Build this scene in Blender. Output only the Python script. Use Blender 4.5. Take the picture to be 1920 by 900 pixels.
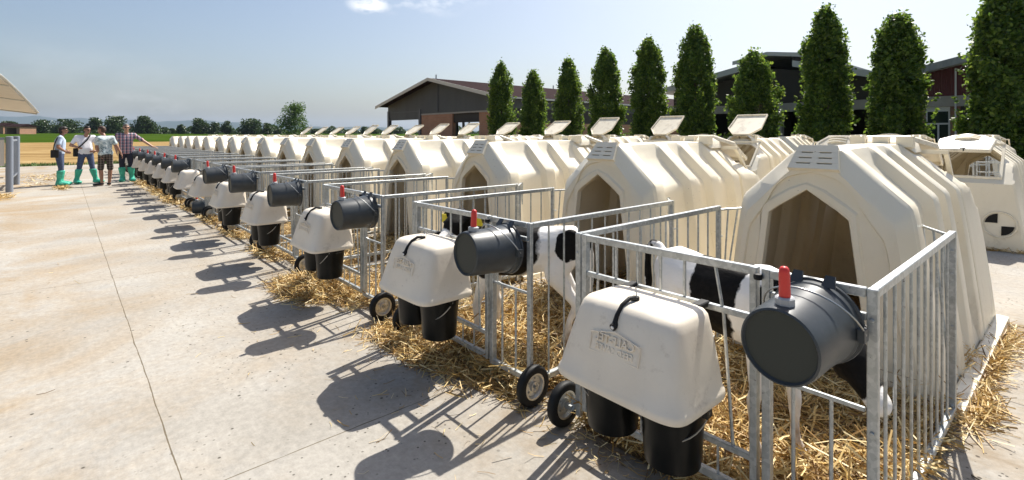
import bpy, bmesh, math, random
import numpy as np
from mathutils import Vector, Matrix, Euler

R = math.radians
rng = np.random.default_rng(7)
random.seed(7)
for o in list(bpy.data.objects):
    bpy.data.objects.remove(o)
SC = bpy.context.scene
COL = SC.collection

# ------------------------------------------------------------------ camera, sky, sun, exposure
# World frame: the row of pens runs along -X, the hutches face -Y.
CAM = Vector((0.4537, -1.963, 1.5))
YAW = R(48.5)
cd = bpy.data.cameras.new('camera')
cam = bpy.data.objects.new('camera', cd)
COL.objects.link(cam)
cam.location = CAM
cam.rotation_euler = (R(90), 0, YAW)
cd.sensor_width = 36
cd.lens = 36 * 950 / 1920
cd.shift_y = -198 / 1920
cd.clip_start = 0.05
cd.clip_end = 40000
SC.camera = cam

SUN_EL = R(53)
SUN_AZ = math.atan2(-0.244, 0.97)          # clockwise from +Y
world = bpy.data.worlds.new('World')
SC.world = world
world.use_nodes = True
wn, wl = world.node_tree.nodes, world.node_tree.links
wn.clear()
w_out = wn.new('ShaderNodeOutputWorld')
w_bg = wn.new('ShaderNodeBackground')
w_sky = wn.new('ShaderNodeTexSky')
w_sky.sky_type = 'NISHITA'
w_sky.sun_disc = False
w_sky.sun_elevation = SUN_EL
w_sky.sun_rotation = SUN_AZ
w_sky.air_density = 1.0
w_sky.dust_density = 3.0
w_sky.ozone_density = 1.5
w_bg.inputs['Strength'].default_value = 0.078
wl.new(w_bg.outputs[0], w_out.inputs[0])

sd = bpy.data.lights.new('sun', 'SUN')
sd.energy = 4.5
sd.angle = R(0.5)
sd.color = (1.0, 0.955, 0.88)
sun = bpy.data.objects.new('sun', sd)
COL.objects.link(sun)
SUN_DIR = Vector((math.sin(SUN_AZ) * math.cos(SUN_EL), math.cos(SUN_AZ) * math.cos(SUN_EL), math.sin(SUN_EL)))
sun.rotation_euler = SUN_DIR.to_track_quat('Z', 'Y').to_euler()
sun.location = (0, 0, 30)

SC.view_settings.view_transform = 'Standard'
SC.view_settings.look = 'None'
SC.view_settings.gamma = 1
SC.view_settings.use_curve_mapping = False
SC.view_settings.exposure = 0.84
SC.cycles.max_bounces = 8
SC.cycles.transparent_max_bounces = 8
SC.cycles.volume_bounces = 0


def cam_dir(px, py):
    """world direction seen at a pixel of the 1920x900 photograph"""
    f = Vector((-math.sin(YAW), math.cos(YAW), 0))
    r = Vector((math.cos(YAW), math.sin(YAW), 0))
    return (f + r * ((px - 960) / 950) + Vector((0, 0, (252 - py) / 950)))


def at(px, Y, z=0.0):
    """world point at depth Y from the photographer, at the bearing of pixel column px"""
    d = cam_dir(px, 252)
    p = CAM + d * Y
    return Vector((p.x, p.y, z))


def zat(py, Y):
    return 1.5 + (252 - py) * Y / 950


def u_at(px, V):
    """distance along the row at which the bearing px meets the line v = V"""
    a = (px - 960) / 950
    return (1.17 + .7492 * V - a * (1.64 + .6624 * V)) / (.6624 + .7492 * a)


# clouds: a few small cumulus high in the middle of the view and a faint wisp low on the left
def sky_clouds():
    tc = wn.new('ShaderNodeTexCoord')
    total = None
    for (px, py, rad, scale, thr, soft, seed, amt) in (
            (790, -48, 0.19, 15.0, 0.47, 0.13, 3.7, 0.7),
            (692, 8, 0.048, 22.0, 0.40, 0.12, 1.3, 0.85),
            (275, 203, 0.10, 9.0, 0.46, 0.25, 8.1, 0.25),
            (120, 232, 0.35, 6.0, 0.40, 0.40, 5.1, 0.22)):
        d = cam_dir(px, py).normalized()
        sub = wn.new('ShaderNodeVectorMath'); sub.operation = 'SUBTRACT'
        nrm = wn.new('ShaderNodeVectorMath'); nrm.operation = 'NORMALIZE'
        wl.new(tc.outputs['Generated'], nrm.inputs[0])
        wl.new(nrm.outputs[0], sub.inputs[0])
        sub.inputs[1].default_value = d
        mul = wn.new('ShaderNodeVectorMath'); mul.operation = 'MULTIPLY'
        mul.inputs[1].default_value = (1, 1, 2.2)
        wl.new(sub.outputs[0], mul.inputs[0])
        ln = wn.new('ShaderNodeVectorMath'); ln.operation = 'LENGTH'
        wl.new(mul.outputs[0], ln.inputs[0])
        fall = wn.new('ShaderNodeMapRange')
        fall.inputs['From Min'].default_value = rad
        fall.inputs['From Max'].default_value = rad * 0.35
        fall.interpolation_type = 'SMOOTHSTEP'
        wl.new(ln.outputs['Value'], fall.inputs['Value'])
        nz = wn.new('ShaderNodeTexNoise'); nz.noise_dimensions = '4D'
        nz.inputs['W'].default_value = seed
        nz.inputs['Scale'].default_value = scale
        nz.inputs['Detail'].default_value = 7
        nz.inputs['Roughness'].default_value = 0.6
        wl.new(mul.outputs[0], nz.inputs['Vector'])
        th = wn.new('ShaderNodeMapRange')
        th.inputs['From Min'].default_value = thr
        th.inputs['From Max'].default_value = thr + soft
        wl.new(nz.outputs['Fac'], th.inputs['Value'])
        m = wn.new('ShaderNodeMath'); m.operation = 'MULTIPLY'
        wl.new(fall.outputs[0], m.inputs[0]); wl.new(th.outputs[0], m.inputs[1])
        k = wn.new('ShaderNodeMath'); k.operation = 'MULTIPLY'
        k.inputs[1].default_value = amt
        wl.new(m.outputs[0], k.inputs[0])
        if total is None:
            total = k
        else:
            mx = wn.new('ShaderNodeMath'); mx.operation = 'MAXIMUM'
            wl.new(total.outputs[0], mx.inputs[0]); wl.new(k.outputs[0], mx.inputs[1])
            total = mx
    mix = wn.new('ShaderNodeMix'); mix.data_type = 'RGBA'
    wl.new(total.outputs[0], mix.inputs['Factor'])
    wl.new(w_sky.outputs[0], mix.inputs['A'])
    mix.inputs['B'].default_value = (8.6, 8.7, 8.8, 1)
    wl.new(mix.outputs['Result'], w_bg.inputs['Color'])


sky_clouds()


# ------------------------------------------------------------------ materials
def mat(name):
    m = bpy.data.materials.new(name)
    m.use_nodes = True
    nt = m.node_tree
    return m, nt.nodes, nt.links, nt.nodes['Principled BSDF'], nt.nodes['Material Output']


def simple(name, col, rough=0.5, metal=0.0, spec=0.5):
    m, n, l, b, o = mat(name)
    b.inputs['Base Color'].default_value = (*col, 1)
    b.inputs['Roughness'].default_value = rough
    b.inputs['Metallic'].default_value = metal
    b.inputs['Specular IOR Level'].default_value = spec
    return m


VARY = [False]


def noise(n, l, scale, detail=4, rough=0.55, coord='Object', vec=None, dist=0.0):
    tc = n.new('ShaderNodeTexCoord')
    nz = n.new('ShaderNodeTexNoise')
    if VARY[0]:
        # every copy shows its own marks
        nz.noise_dimensions = '4D'
        oi = n.new('ShaderNodeObjectInfo')
        l.new(mth(n, l, 'MULTIPLY', oi.outputs['Random'], 60.0), nz.inputs['W'])
    nz.inputs['Scale'].default_value = scale
    nz.inputs['Detail'].default_value = detail
    nz.inputs['Roughness'].default_value = rough
    nz.inputs['Distortion'].default_value = dist
    if vec is None:
        l.new(tc.outputs[coord], nz.inputs['Vector'])
    else:
        mp = n.new('ShaderNodeMapping')
        mp.inputs['Scale'].default_value = vec
        l.new(tc.outputs[coord], mp.inputs['Vector'])
        l.new(mp.outputs[0], nz.inputs['Vector'])
    return nz.outputs['Fac']


def ramp(n, l, fac, stops):
    r = n.new('ShaderNodeValToRGB')
    e = r.color_ramp.elements
    e[0].position, e[0].color = stops[0][0], (*stops[0][1], 1)
    e[1].position, e[1].color = stops[-1][0], (*stops[-1][1], 1)
    for p, c in stops[1:-1]:
        x = e.new(p); x.color = (*c, 1)
    l.new(fac, r.inputs['Fac'])
    return r.outputs['Color']


def mixc(n, l, fac, a, b, mode='MIX'):
    m = n.new('ShaderNodeMix'); m.data_type = 'RGBA'; m.blend_type = mode
    if isinstance(fac, (int, float)):
        m.inputs['Factor'].default_value = fac
    else:
        l.new(fac, m.inputs['Factor'])
    for s, v in (('A', a), ('B', b)):
        if isinstance(v, tuple):
            m.inputs[s].default_value = (*v, 1)
        else:
            l.new(v, m.inputs[s])
    return m.outputs['Result']


def maprange(n, l, v, a, b, c=0.0, d=1.0):
    m = n.new('ShaderNodeMapRange')
    for k, x in (('From Min', a), ('From Max', b), ('To Min', c), ('To Max', d)):
        m.inputs[k].default_value = x
    l.new(v, m.inputs['Value'])
    return m.outputs[0]


def mth(n, l, op, a, b=None):
    m = n.new('ShaderNodeMath'); m.operation = op
    for i, v in enumerate((a, b)):
        if v is None:
            continue
        if isinstance(v, (int, float)):
            m.inputs[i].default_value = v
        else:
            l.new(v, m.inputs[i])
    return m.outputs[0]


def bump(n, l, b, h, strength=0.3, dist=0.01):
    bp = n.new('ShaderNodeBump')
    bp.inputs['Strength'].default_value = strength
    bp.inputs['Distance'].default_value = dist
    l.new(h, bp.inputs['Height'])
    l.new(bp.outputs[0], b.inputs['Normal'])
    return bp


def translucent(n, l, b, o, col, fac):
    t = n.new('ShaderNodeBsdfTranslucent')
    if isinstance(col, tuple):
        t.inputs['Color'].default_value = (*col, 1)
    else:
        l.new(col, t.inputs['Color'])
    mx = n.new('ShaderNodeMixShader')
    mx.inputs[0].default_value = fac
    l.new(b.outputs[0], mx.inputs[1]); l.new(t.outputs[0], mx.inputs[2])
    l.new(mx.outputs[0], o.inputs[0])


M = {}


def make_materials():
    # cream polyethylene of the hutches: thin enough to let sunlight glow through
    VARY[0] = True
    m, n, l, b, o = mat('cream_plastic')
    big = noise(n, l, 2.2, 5)
    c = ramp(n, l, big, [(0.25, (.82, .735, .565)), (0.75, (.88, .81, .655))])
    grime = noise(n, l, 6.0, 9, 0.72, vec=(1, 1, .75))
    tc = n.new('ShaderNodeTexCoord'); sx = n.new('ShaderNodeSeparateXYZ')
    l.new(tc.outputs['Object'], sx.inputs[0])
    low = maprange(n, l, sx.outputs['Z'], 0.55, 0.0)
    gf = mth(n, l, 'MULTIPLY', maprange(n, l, grime, .50, .80), mth(n, l, 'ADD', mth(n, l, 'MULTIPLY', low, .75), .10))
    c = mixc(n, l, gf, c, (.30, .22, .13))
    spots = n.new('ShaderNodeTexVoronoi'); spots.inputs['Scale'].default_value = 26
    l.new(tc.outputs['Object'], spots.inputs['Vector'])
    sp = maprange(n, l, spots.outputs['Distance'], 0.075, 0.05)
    pick = maprange(n, l, noise(n, l, 3.0, 2), .52, .58)
    c = mixc(n, l, mth(n, l, 'MULTIPLY', sp, pick), c, (.16, .12, .08))
    l.new(c, b.inputs['Base Color'])
    b.inputs['Roughness'].default_value = .42
    bump(n, l, b, noise(n, l, 60, 3), .06, .01)
    translucent(n, l, b, o, (.86, .72, .45), .05)
    M['cream'] = m
    # feed boxes: same plastic, a little thicker and pinker
    m, n, l, b, o = mat('feed_box_plastic')
    c = ramp(n, l, noise(n, l, 4, 5), [(0.3, (.74, .655, .53)), (0.7, (.83, .75, .62))])
    dirt = maprange(n, l, noise(n, l, 9, 9, .78), .56, .74, 0, .6)
    c = mixc(n, l, dirt, c, (.38, .30, .21))
    tc = n.new('ShaderNodeTexCoord')
    spots = n.new('ShaderNodeTexVoronoi'); spots.inputs['Scale'].default_value = 16
    l.new(tc.outputs['Object'], spots.inputs['Vector'])
    sp = mth(n, l, 'MULTIPLY', maprange(n, l, spots.outputs['Distance'], 0.05, 0.03), maprange(n, l, noise(n, l, 5, 2), .5, .55))
    c = mixc(n, l, sp, c, (.06, .05, .04))
    l.new(c, b.inputs['Base Color'])
    b.inputs['Roughness'].default_value = .42
    bump(n, l, b, noise(n, l, 90, 3), .05, .01)
    M['box'] = m
    # galvanised steel
    VARY[0] = True
    m, n, l, b, o = mat('galvanised_steel')
    tc = n.new('ShaderNodeTexCoord')
    vo = n.new('ShaderNodeTexVoronoi'); vo.inputs['Scale'].default_value = 60
    l.new(tc.outputs['Object'], vo.inputs['Vector'])
    c = ramp(n, l, vo.outputs['Color'], [(0.2, (.37, .39, .39)), (0.8, (.50, .52, .515))])
    st = maprange(n, l, noise(n, l, 22, 6, .7), .50, .70, 0, .6)
    c = mixc(n, l, st, c, (.26, .27, .26))
    dk = maprange(n, l, noise(n, l, 75, 3, .6), .66, .72, 0, .75)
    c = mixc(n, l, dk, c, (.10, .085, .07))
    l.new(c, b.inputs['Base Color'])
    b.inputs['Metallic'].default_value = .55
    b.inputs['Roughness'].default_value = .42
    bump(n, l, b, noise(n, l, 120, 3), .12, .004)
    M['steel'] = m
    VARY[0] = False
    M['rim_steel'] = simple('wheel_rim_steel', (.62, .62, .60), .35, .8)
    M['wire'] = simple('wire', (.42, .42, .40), .35, .8)
    M['rubber'] = simple('black_rubber', (.009, .009, .009), .6, 0, .3)
    # buckets
    VARY[0] = True
    m, n, l, b, o = mat('black_bucket_plastic')
    c = ramp(n, l, noise(n, l, 12, 6), [(.4, (.004, .0045, .004)), (.75, (.012, .0115, .010))])
    l.new(c, b.inputs['Base Color']); b.inputs['Roughness'].default_value = .30; b.inputs['Specular IOR Level'].default_value = .22
    M['black'] = m
    m, n, l, b, o = mat('grey_bucket_plastic')
    c = ramp(n, l, noise(n, l, 9, 7, .65), [(.3, (.038, .044, .048)), (.7, (.062, .069, .074))])
    dust = maprange(n, l, noise(n, l, 30, 8, .8), .58, .78, 0, .4)
    c = mixc(n, l, dust, c, (.11, .105, .095))
    l.new(c, b.inputs['Base Color']); b.inputs['Roughness'].default_value = .38; b.inputs['Specular IOR Level'].default_value = .35
    M['grey'] = m
    VARY[0] = False
    M['bucket_base'] = simple('grey_bucket_base', (.034, .040, .035), .5, 0, .3)
    M['red'] = simple('red_teat_rubber', (.62, .035, .028), .4)
    M['nut'] = simple('grey_plastic_nut', (.38, .39, .40), .45)
    M['white_spot'] = simple('white_plastic', (.75, .75, .75), .4)
    M['dark'] = simple('slot_shade_and_latch', (.012, .010, .008), .9)  # near-black for painted shade in slots, also the latch colour
    M['yellow'] = simple('yellow_tag', (.65, .55, .03), .5)
    # straw
    m, n, l, b, o = mat('straw')
    g = n.new('ShaderNodeNewGeometry')
    c = ramp(n, l, g.outputs['Random Per Island'],
             [(0.0, (.13, .07, .022)), (.25, (.39, .23, .07)), (.6, (.66, .45, .155)), (1.0, (.86, .72, .40))])
    l.new(c, b.inputs['Base Color']); b.inputs['Roughness'].default_value = .55
    translucent(n, l, b, o, c, .15)
    M['straw'] = m
    m, n, l, b, o = mat('straw_bed')
    c = ramp(n, l, noise(n, l, 35, 8, .75, dist=1.5), [(.3, (.05, .028, .011)), (.5, (.20, .12, .045)), (.72, (.45, .30, .11))])  # dark stops put the deep shade between stalks into the bed colour
    l.new(c, b.inputs['Base Color']); b.inputs['Roughness'].default_value = .9
    bump(n, l, b, noise(n, l, 45, 8, .8), 1.0, .03)
    M['straw_bed'] = m
    # concrete yard
    m, n, l, b, o = mat('concrete')
    tc = n.new('ShaderNodeTexCoord'); sx = n.new('ShaderNodeSeparateXYZ')
    l.new(tc.outputs['Object'], sx.inputs[0])
    c = ramp(n, l, noise(n, l, .55, 8, .6), [(.3, (.285, .265, .230)), (.5, (.365, .342, .302)), (.72, (.425, .402, .358))])
    st = maprange(n, l, noise(n, l, .7, 10, .70, dist=.8), .41, .62, 0, .85)
    side = maprange(n, l, sx.outputs['Y'], -.8, -3.4, .30, 1.0)
    c = mixc(n, l, mth(n, l, 'MULTIPLY', st, side), c, (.30, .205, .10))
    grey = maprange(n, l, noise(n, l, 1.3, 10, .72), .52, .72, 0, .55)
    c = mixc(n, l, grey, c, (.27, .265, .25))
    fine = maprange(n, l, noise(n, l, 24, 8, .75), .35, .65, .82, 1.10)
    cm = n.new('ShaderNodeVectorMath'); cm.operation = 'SCALE'
    l.new(c, cm.inputs[0]); l.new(fine, cm.inputs['Scale'])
    c = cm.outputs[0]
    # dung and straw wash-out in front of the pens
    near = mth(n, l, 'MULTIPLY', maprange(n, l, sx.outputs['Y'], -1.0, -.1), maprange(n, l, sx.outputs['Y'], 4.2, 3.8))
    bst = mth(n, l, 'MULTIPLY', near, maprange(n, l, noise(n, l, 2.2, 8, .7), .44, .66, 0, .75))
    c = mixc(n, l, bst, c, (.20, .135, .065))
    # joints
    wob = mth(n, l, 'MULTIPLY', mth(n, l, 'SUBTRACT', noise(n, l, 3.5, 4), .5), .018)
    jw = maprange(n, l, noise(n, l, 7, 5), .3, .7, .0015, .0045)
    def line(coord, pos):
        dd = mth(n, l, 'ABSOLUTE', mth(n, l, 'ADD', mth(n, l, 'SUBTRACT', coord, pos), wob))
        return mth(n, l, 'LESS_THAN', dd, jw)
    j = line(sx.outputs['Y'], -1.58)
    for p in (2.02, -2.15, -6.25, -10.4, -14.6, -18.8, -23.0):
        if p == -2.15:
            pp = 2.15 * 0 - 2.02
        else:
            pp = p if p < 0 else None
        if pp is None:
            continue
        j = mth(n, l, 'MAXIMUM', j, line(sx.outputs['X'], pp))
    j = mth(n, l, 'MAXIMUM', j, line(sx.outputs['Y'], 5.6))
    c = mixc(n, l, mth(n, l, 'MULTIPLY', j, .85), c, (.10, .075, .04))
    # scattered specks
    vo = n.new('ShaderNodeTexVoronoi'); vo.inputs['Scale'].default_value = 9
    l.new(tc.outputs['Object'], vo.inputs['Vector'])
    sp = mth(n, l, 'MULTIPLY', maprange(n, l, vo.outputs['Distance'], .095, .06), maprange(n, l, noise(n, l, .8, 5), .43, .50))
    c = mixc(n, l, mth(n, l, 'MULTIPLY', sp, .9), c, (.05, .04, .03))
    vo2 = n.new('ShaderNodeTexVoronoi'); vo2.inputs['Scale'].default_value = 24
    l.new(tc.outputs['Object'], vo2.inputs['Vector'])
    zone = mth(n, l, 'MULTIPLY', maprange(n, l, sx.outputs['Y'], -2.0, -1.0), maprange(n, l, noise(n, l, 1.1, 5), .45, .52))
    c = mixc(n, l, mth(n, l, 'MULTIPLY', mth(n, l, 'MULTIPLY', maprange(n, l, vo2.outputs['Distance'], .16, .11), zone), .85), c, (.04, .032, .025))
    brush = maprange(n, l, noise(n, l, 1.0, 6, .7, vec=(3, 55, 1)), .35, .65, .97, 1.025)
    cb = n.new('ShaderNodeVectorMath'); cb.operation = 'SCALE'
    l.new(c, cb.inputs[0]); l.new(brush, cb.inputs['Scale'])
    c = cb.outputs[0]
    l.new(c, b.inputs['Base Color']); b.inputs['Roughness'].default_value = .82
    h = mth(n, l, 'SUBTRACT', noise(n, l, 30, 8, .7), mth(n, l, 'MULTIPLY', j, .8))
    bump(n, l, b, h, .25, .01)
    b.inputs['Specular IOR Level'].default_value = .2
    M['concrete'] = m
    # fields
    m, n, l, b, o = mat('stubble')
    c = ramp(n, l, noise(n, l, .30, 9, .75, vec=(1, .45, 1)), [(.34, (.15, .095, .042)), (.5, (.29, .20, .09)), (.66, (.43, .33, .17))])
    l.new(mixc(n, l, maprange(n, l, noise(n, l, 3, 8, .8), .4, .6, 0, .5), c, (.22, .13, .05)), b.inputs['Base Color'])
    b.inputs['Roughness'].default_value = .95
    M['stubble'] = m
    m, n, l, b, o = mat('crop_green')
    c = ramp(n, l, noise(n, l, .05, 8, .65, vec=(.4, 1, 1)), [(.3, (.027, .055, .006)), (.7, (.052, .088, .012))])
    l.new(c, b.inputs['Base Color']); b.inputs['Roughness'].default_value = .95
    M['green'] = m
    m, n, l, b, o = mat('hill_forest')
    c = ramp(n, l, noise(n, l, .002, 8, .6), [(.3, (.020, .034, .030)), (.7, (.040, .056, .045))])
    l.new(c, b.inputs['Base Color']); b.inputs['Roughness'].default_value = 1
    M['hill'] = m
    M['grass'] = simple('grass_blade', (.09, .16, .03), .7)

    # leaves
    def leaf(name, stops, tr, spec=.4, rough=.42):
        m, n, l, b, o = mat(name)
        g = n.new('ShaderNodeNewGeometry')
        c = ramp(n, l, g.outputs['Random Per Island'], stops)
        l.new(c, b.inputs['Base Color']); b.inputs['Roughness'].default_value = rough
        b.inputs['Specular IOR Level'].default_value = spec
        hs = n.new('ShaderNodeHueSaturation'); hs.inputs['Value'].default_value = 1.9
        hs.inputs['Hue'].default_value = .485
        l.new(c, hs.inputs['Color'])
        translucent(n, l, b, o, hs.outputs[0], tr)
        return m
    for k_ in ('stubble', 'green', 'hill'):
        M[k_].node_tree.nodes['Principled BSDF'].inputs['Specular IOR Level'].default_value = 0
    M['leaf'] = leaf('hornbeam_leaf', [(0, (.028, .066, .010)), (.5, (.064, .124, .016)), (1, (.145, .210, .028))], .5)
    M['leaf_far'] = leaf('far_leaf', [(0, (.022, .045, .012)), (.5, (.034, .066, .017)), (1, (.055, .095, .024))], .2)
    M['leaf_mid'] = leaf('mid_leaf', [(0, (.035, .075, .014)), (.5, (.055, .115, .022)), (1, (.10, .17, .035))], .3)
    m, n, l, b, o = mat('bark')
    l.new(ramp(n, l, noise(n, l, 9, 7, .7, vec=(1, 1, .25)), [(.3, (.05, .04, .03)), (.7, (.14, .115, .085))]), b.inputs['Base Color'])
    b.inputs['Roughness'].default_value = .95
    M['bark'] = m

    # buildings
    def brick(name, c1, c2, mortar):
        m, n, l, b, o = mat(name)
        tc = n.new('ShaderNodeTexCoord'); sx = n.new('ShaderNodeSeparateXYZ'); cx = n.new('ShaderNodeCombineXYZ')
        l.new(tc.outputs['Object'], sx.inputs[0])
        l.new(mth(n, l, 'ADD', sx.outputs['X'], sx.outputs['Y']), cx.inputs['X']); l.new(sx.outputs['Z'], cx.inputs['Y'])
        br = n.new('ShaderNodeTexBrick')
        br.inputs['Color1'].default_value = (*c1, 1); br.inputs['Color2'].default_value = (*c2, 1)
        br.inputs['Mortar'].default_value = (*mortar, 1)
        br.inputs['Scale'].default_value = 1.0
        br.inputs['Brick Width'].default_value = .5; br.inputs['Row Height'].default_value = .22
        br.inputs['Mortar Size'].default_value = .018
        l.new(cx.outputs[0], br.inputs['Vector'])
        c = mixc(n, l, maprange(n, l, noise(n, l, .8, 6), .35, .7, 0, .35), br.outputs['Color'], (c1[0] * .6, c1[1] * .6, c1[2] * .6))
        l.new(c, b.inputs['Base Color']); b.inputs['Roughness'].default_value = .9
        return m
    M['brick'] = brick('orange_brick', (.40, .20, .115), (.46, .24, .145), (.36, .27, .20))
    M['brick2'] = brick('brown_brick', (.28, .15, .095), (.33, .18, .115), (.26, .20, .16))
    def corrugated(name, col, scale=22, rough=.5):
        m, n, l, b, o = mat(name)
        tc = n.new('ShaderNodeTexCoord')
        wv = n.new('ShaderNodeTexWave'); wv.bands_direction = 'X'; wv.inputs['Scale'].default_value = scale / 6.28
        l.new(tc.outputs['Object'], wv.inputs['Vector'])
        st = maprange(n, l, noise(n, l, .7, 7, .7, vec=(1, 1, .3)), .3, .75, .72, 1.12)
        cm = n.new('ShaderNodeVectorMath'); cm.operation = 'SCALE'
        cm.inputs[0].default_value = col
        l.new(st, cm.inputs['Scale'])
        l.new(cm.outputs[0], b.inputs['Base Color'])
        bump(n, l, b, wv.outputs['Fac'], .5, .04)
        b.inputs['Roughness'].default_value = rough
        return m
    M['cladding'] = corrugated('grey_cladding', (.072, .078, .082))
    M['red_cladding'] = corrugated('dark_red_cladding', (.11, .018, .022))
    M['roof_red'] = corrugated('maroon_roof', (.026, .012, .012), 8, .95)
    M['roof_red'].node_tree.nodes['Principled BSDF'].inputs['Specular IOR Level'].default_value = .05
    M['roof_grey'] = corrugated('grey_roof', (.30, .31, .31), 8, .5)
    m, n, l, b, o = mat('beam_concrete')
    l.new(ramp(n, l, noise(n, l, 1.2, 8, .7), [(.3, (.30, .285, .26)), (.7, (.42, .40, .365))]), b.inputs['Base Color'])
    b.inputs['Roughness'].default_value = .85
    M['beam'] = m
    M['fascia'] = simple('pale_fascia', (.50, .50, .46), .5)
    M['col_steel'] = simple('dark_column', (.10, .105, .115), .5)
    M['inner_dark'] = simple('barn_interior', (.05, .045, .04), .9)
    M['frame_white'] = simple('door_frame', (.62, .64, .65), .4)
    M['glass'] = simple('window_glass', (.02, .03, .032), .06)
    M['rail_blue'] = simple('blue_grey_paint', (.23, .26, .31), .45)
    M['board_white'] = simple('cream_board', (.58, .55, .50), .55)
    m, n, l, b, o = mat('canopy_fabric')
    l.new(ramp(n, l, noise(n, l, 3, 5), [(.3, (.66, .61, .53)), (.7, (.74, .69, .60))]), b.inputs['Base Color'])
    b.inputs['Roughness'].default_value = .8
    translucent(n, l, b, o, (.8, .68, .48), .14)
    M['canopy'] = m
    # people
    M['skin'] = simple('skin', (.46, .26, .175), .5)
    M['skin_tan'] = simple('tanned_skin', (.33, .17, .11), .5)
    M['hair_dark'] = simple('dark_hair', (.018, .013, .010), .6)
    M['hair_grey'] = simple('short_greying_hair', (.16, .13, .11), .6)
    M['hair_brown'] = simple('brown_hair', (.06, .03, .018), .6)
    def cloth(name, c1, c2, sc=30):
        m, n, l, b, o = mat(name)
        l.new(ramp(n, l, noise(n, l, sc, 5), [(.35, c1), (.65, c2)]), b.inputs['Base Color'])
        b.inputs['Roughness'].default_value = .85
        return m
    M['jeans'] = cloth('blue_denim', (.045, .065, .13), (.085, .11, .19))
    M['jeans_dark'] = cloth('dark_denim', (.012, .014, .028), (.024, .027, .045))
    M['tee_white'] = cloth('white_cotton', (.74, .72, .76), (.80, .79, .82))
    M['shirt_blue'] = cloth('pale_blue_cotton', (.42, .52, .68), (.52, .62, .76))
    M['vest_blue'] = cloth('blue_vest_cotton', (.14, .26, .40), (.2, .34, .48))
    m, n, l, b, o = mat('printed_tee')
    nz = noise(n, l, 11, 6, .7, dist=1.0)
    c = ramp(n, l, nz, [(.36, (.12, .17, .19)), (.46, (.40, .50, .52)), (.56, (.66, .72, .72)), (.72, (.72, .74, .66))])
    l.new(c, b.inputs['Base Color']); b.inputs['Roughness'].default_value = .85
    M['tee_print'] = m
    def plaid(name, base, stripes):
        m, n, l, b, o = mat(name)
        tc = n.new('ShaderNodeTexCoord'); sx = n.new('ShaderNodeSeparateXYZ')
        l.new(tc.outputs['Object'], sx.inputs[0])
        c = base
        for ax, per, ph, wd, col, amt in stripes:
            q = mth(n, l, 'FRACT', mth(n, l, 'ADD', mth(n, l, 'MULTIPLY', sx.outputs[ax], 1 / per), ph))
            f = mth(n, l, 'MULTIPLY', mth(n, l, 'LESS_THAN', q, wd), amt)
            c = mixc(n, l, f, c, col)
        l.new(c, b.inputs['Base Color']); b.inputs['Roughness'].default_value = .85
        return m
    M['plaid'] = plaid('plaid_shirt', (.60, .58, .62), [('X', .09, .0, .42, (.03, .03, .08), .85), ('Z', .09, .2, .42, (.03, .03, .08), .6),
                       ('X', .09, .45, .14, (.45, .06, .07), .9), ('Z', .09, .55, .14, (.45, .06, .07), .6)])
    M['plaid_dark'] = plaid('plaid_shorts', (.085, .065, .055), [('X', .07, .0, .3, (.02, .016, .014), .85), ('Z', .07, .2, .3, (.02, .016, .014), .7),
                            ('X', .07, .5, .1, (.32, .27, .22), .7), ('Z', .07, .6, .1, (.32, .27, .22), .6)])
    m, n, l, b, o = mat('teal_boot_cover')
    l.new(ramp(n, l, noise(n, l, 7, 5), [(.3, (.03, .36, .24)), (.7, (.07, .50, .36))]), b.inputs['Base Color'])
    b.inputs['Roughness'].default_value = .35
    bump(n, l, b, noise(n, l, 14, 3, dist=1.2), .8, .03)
    M['boot'] = m
    M['shoe'] = simple('dark_shoe', (.02, .02, .022), .6)
    M['bag'] = simple('black_bag', (.012, .012, .012), .7)
    M['lens'] = simple('sunglass_lens', (.008, .008, .008), .15)


make_materials()


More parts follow.
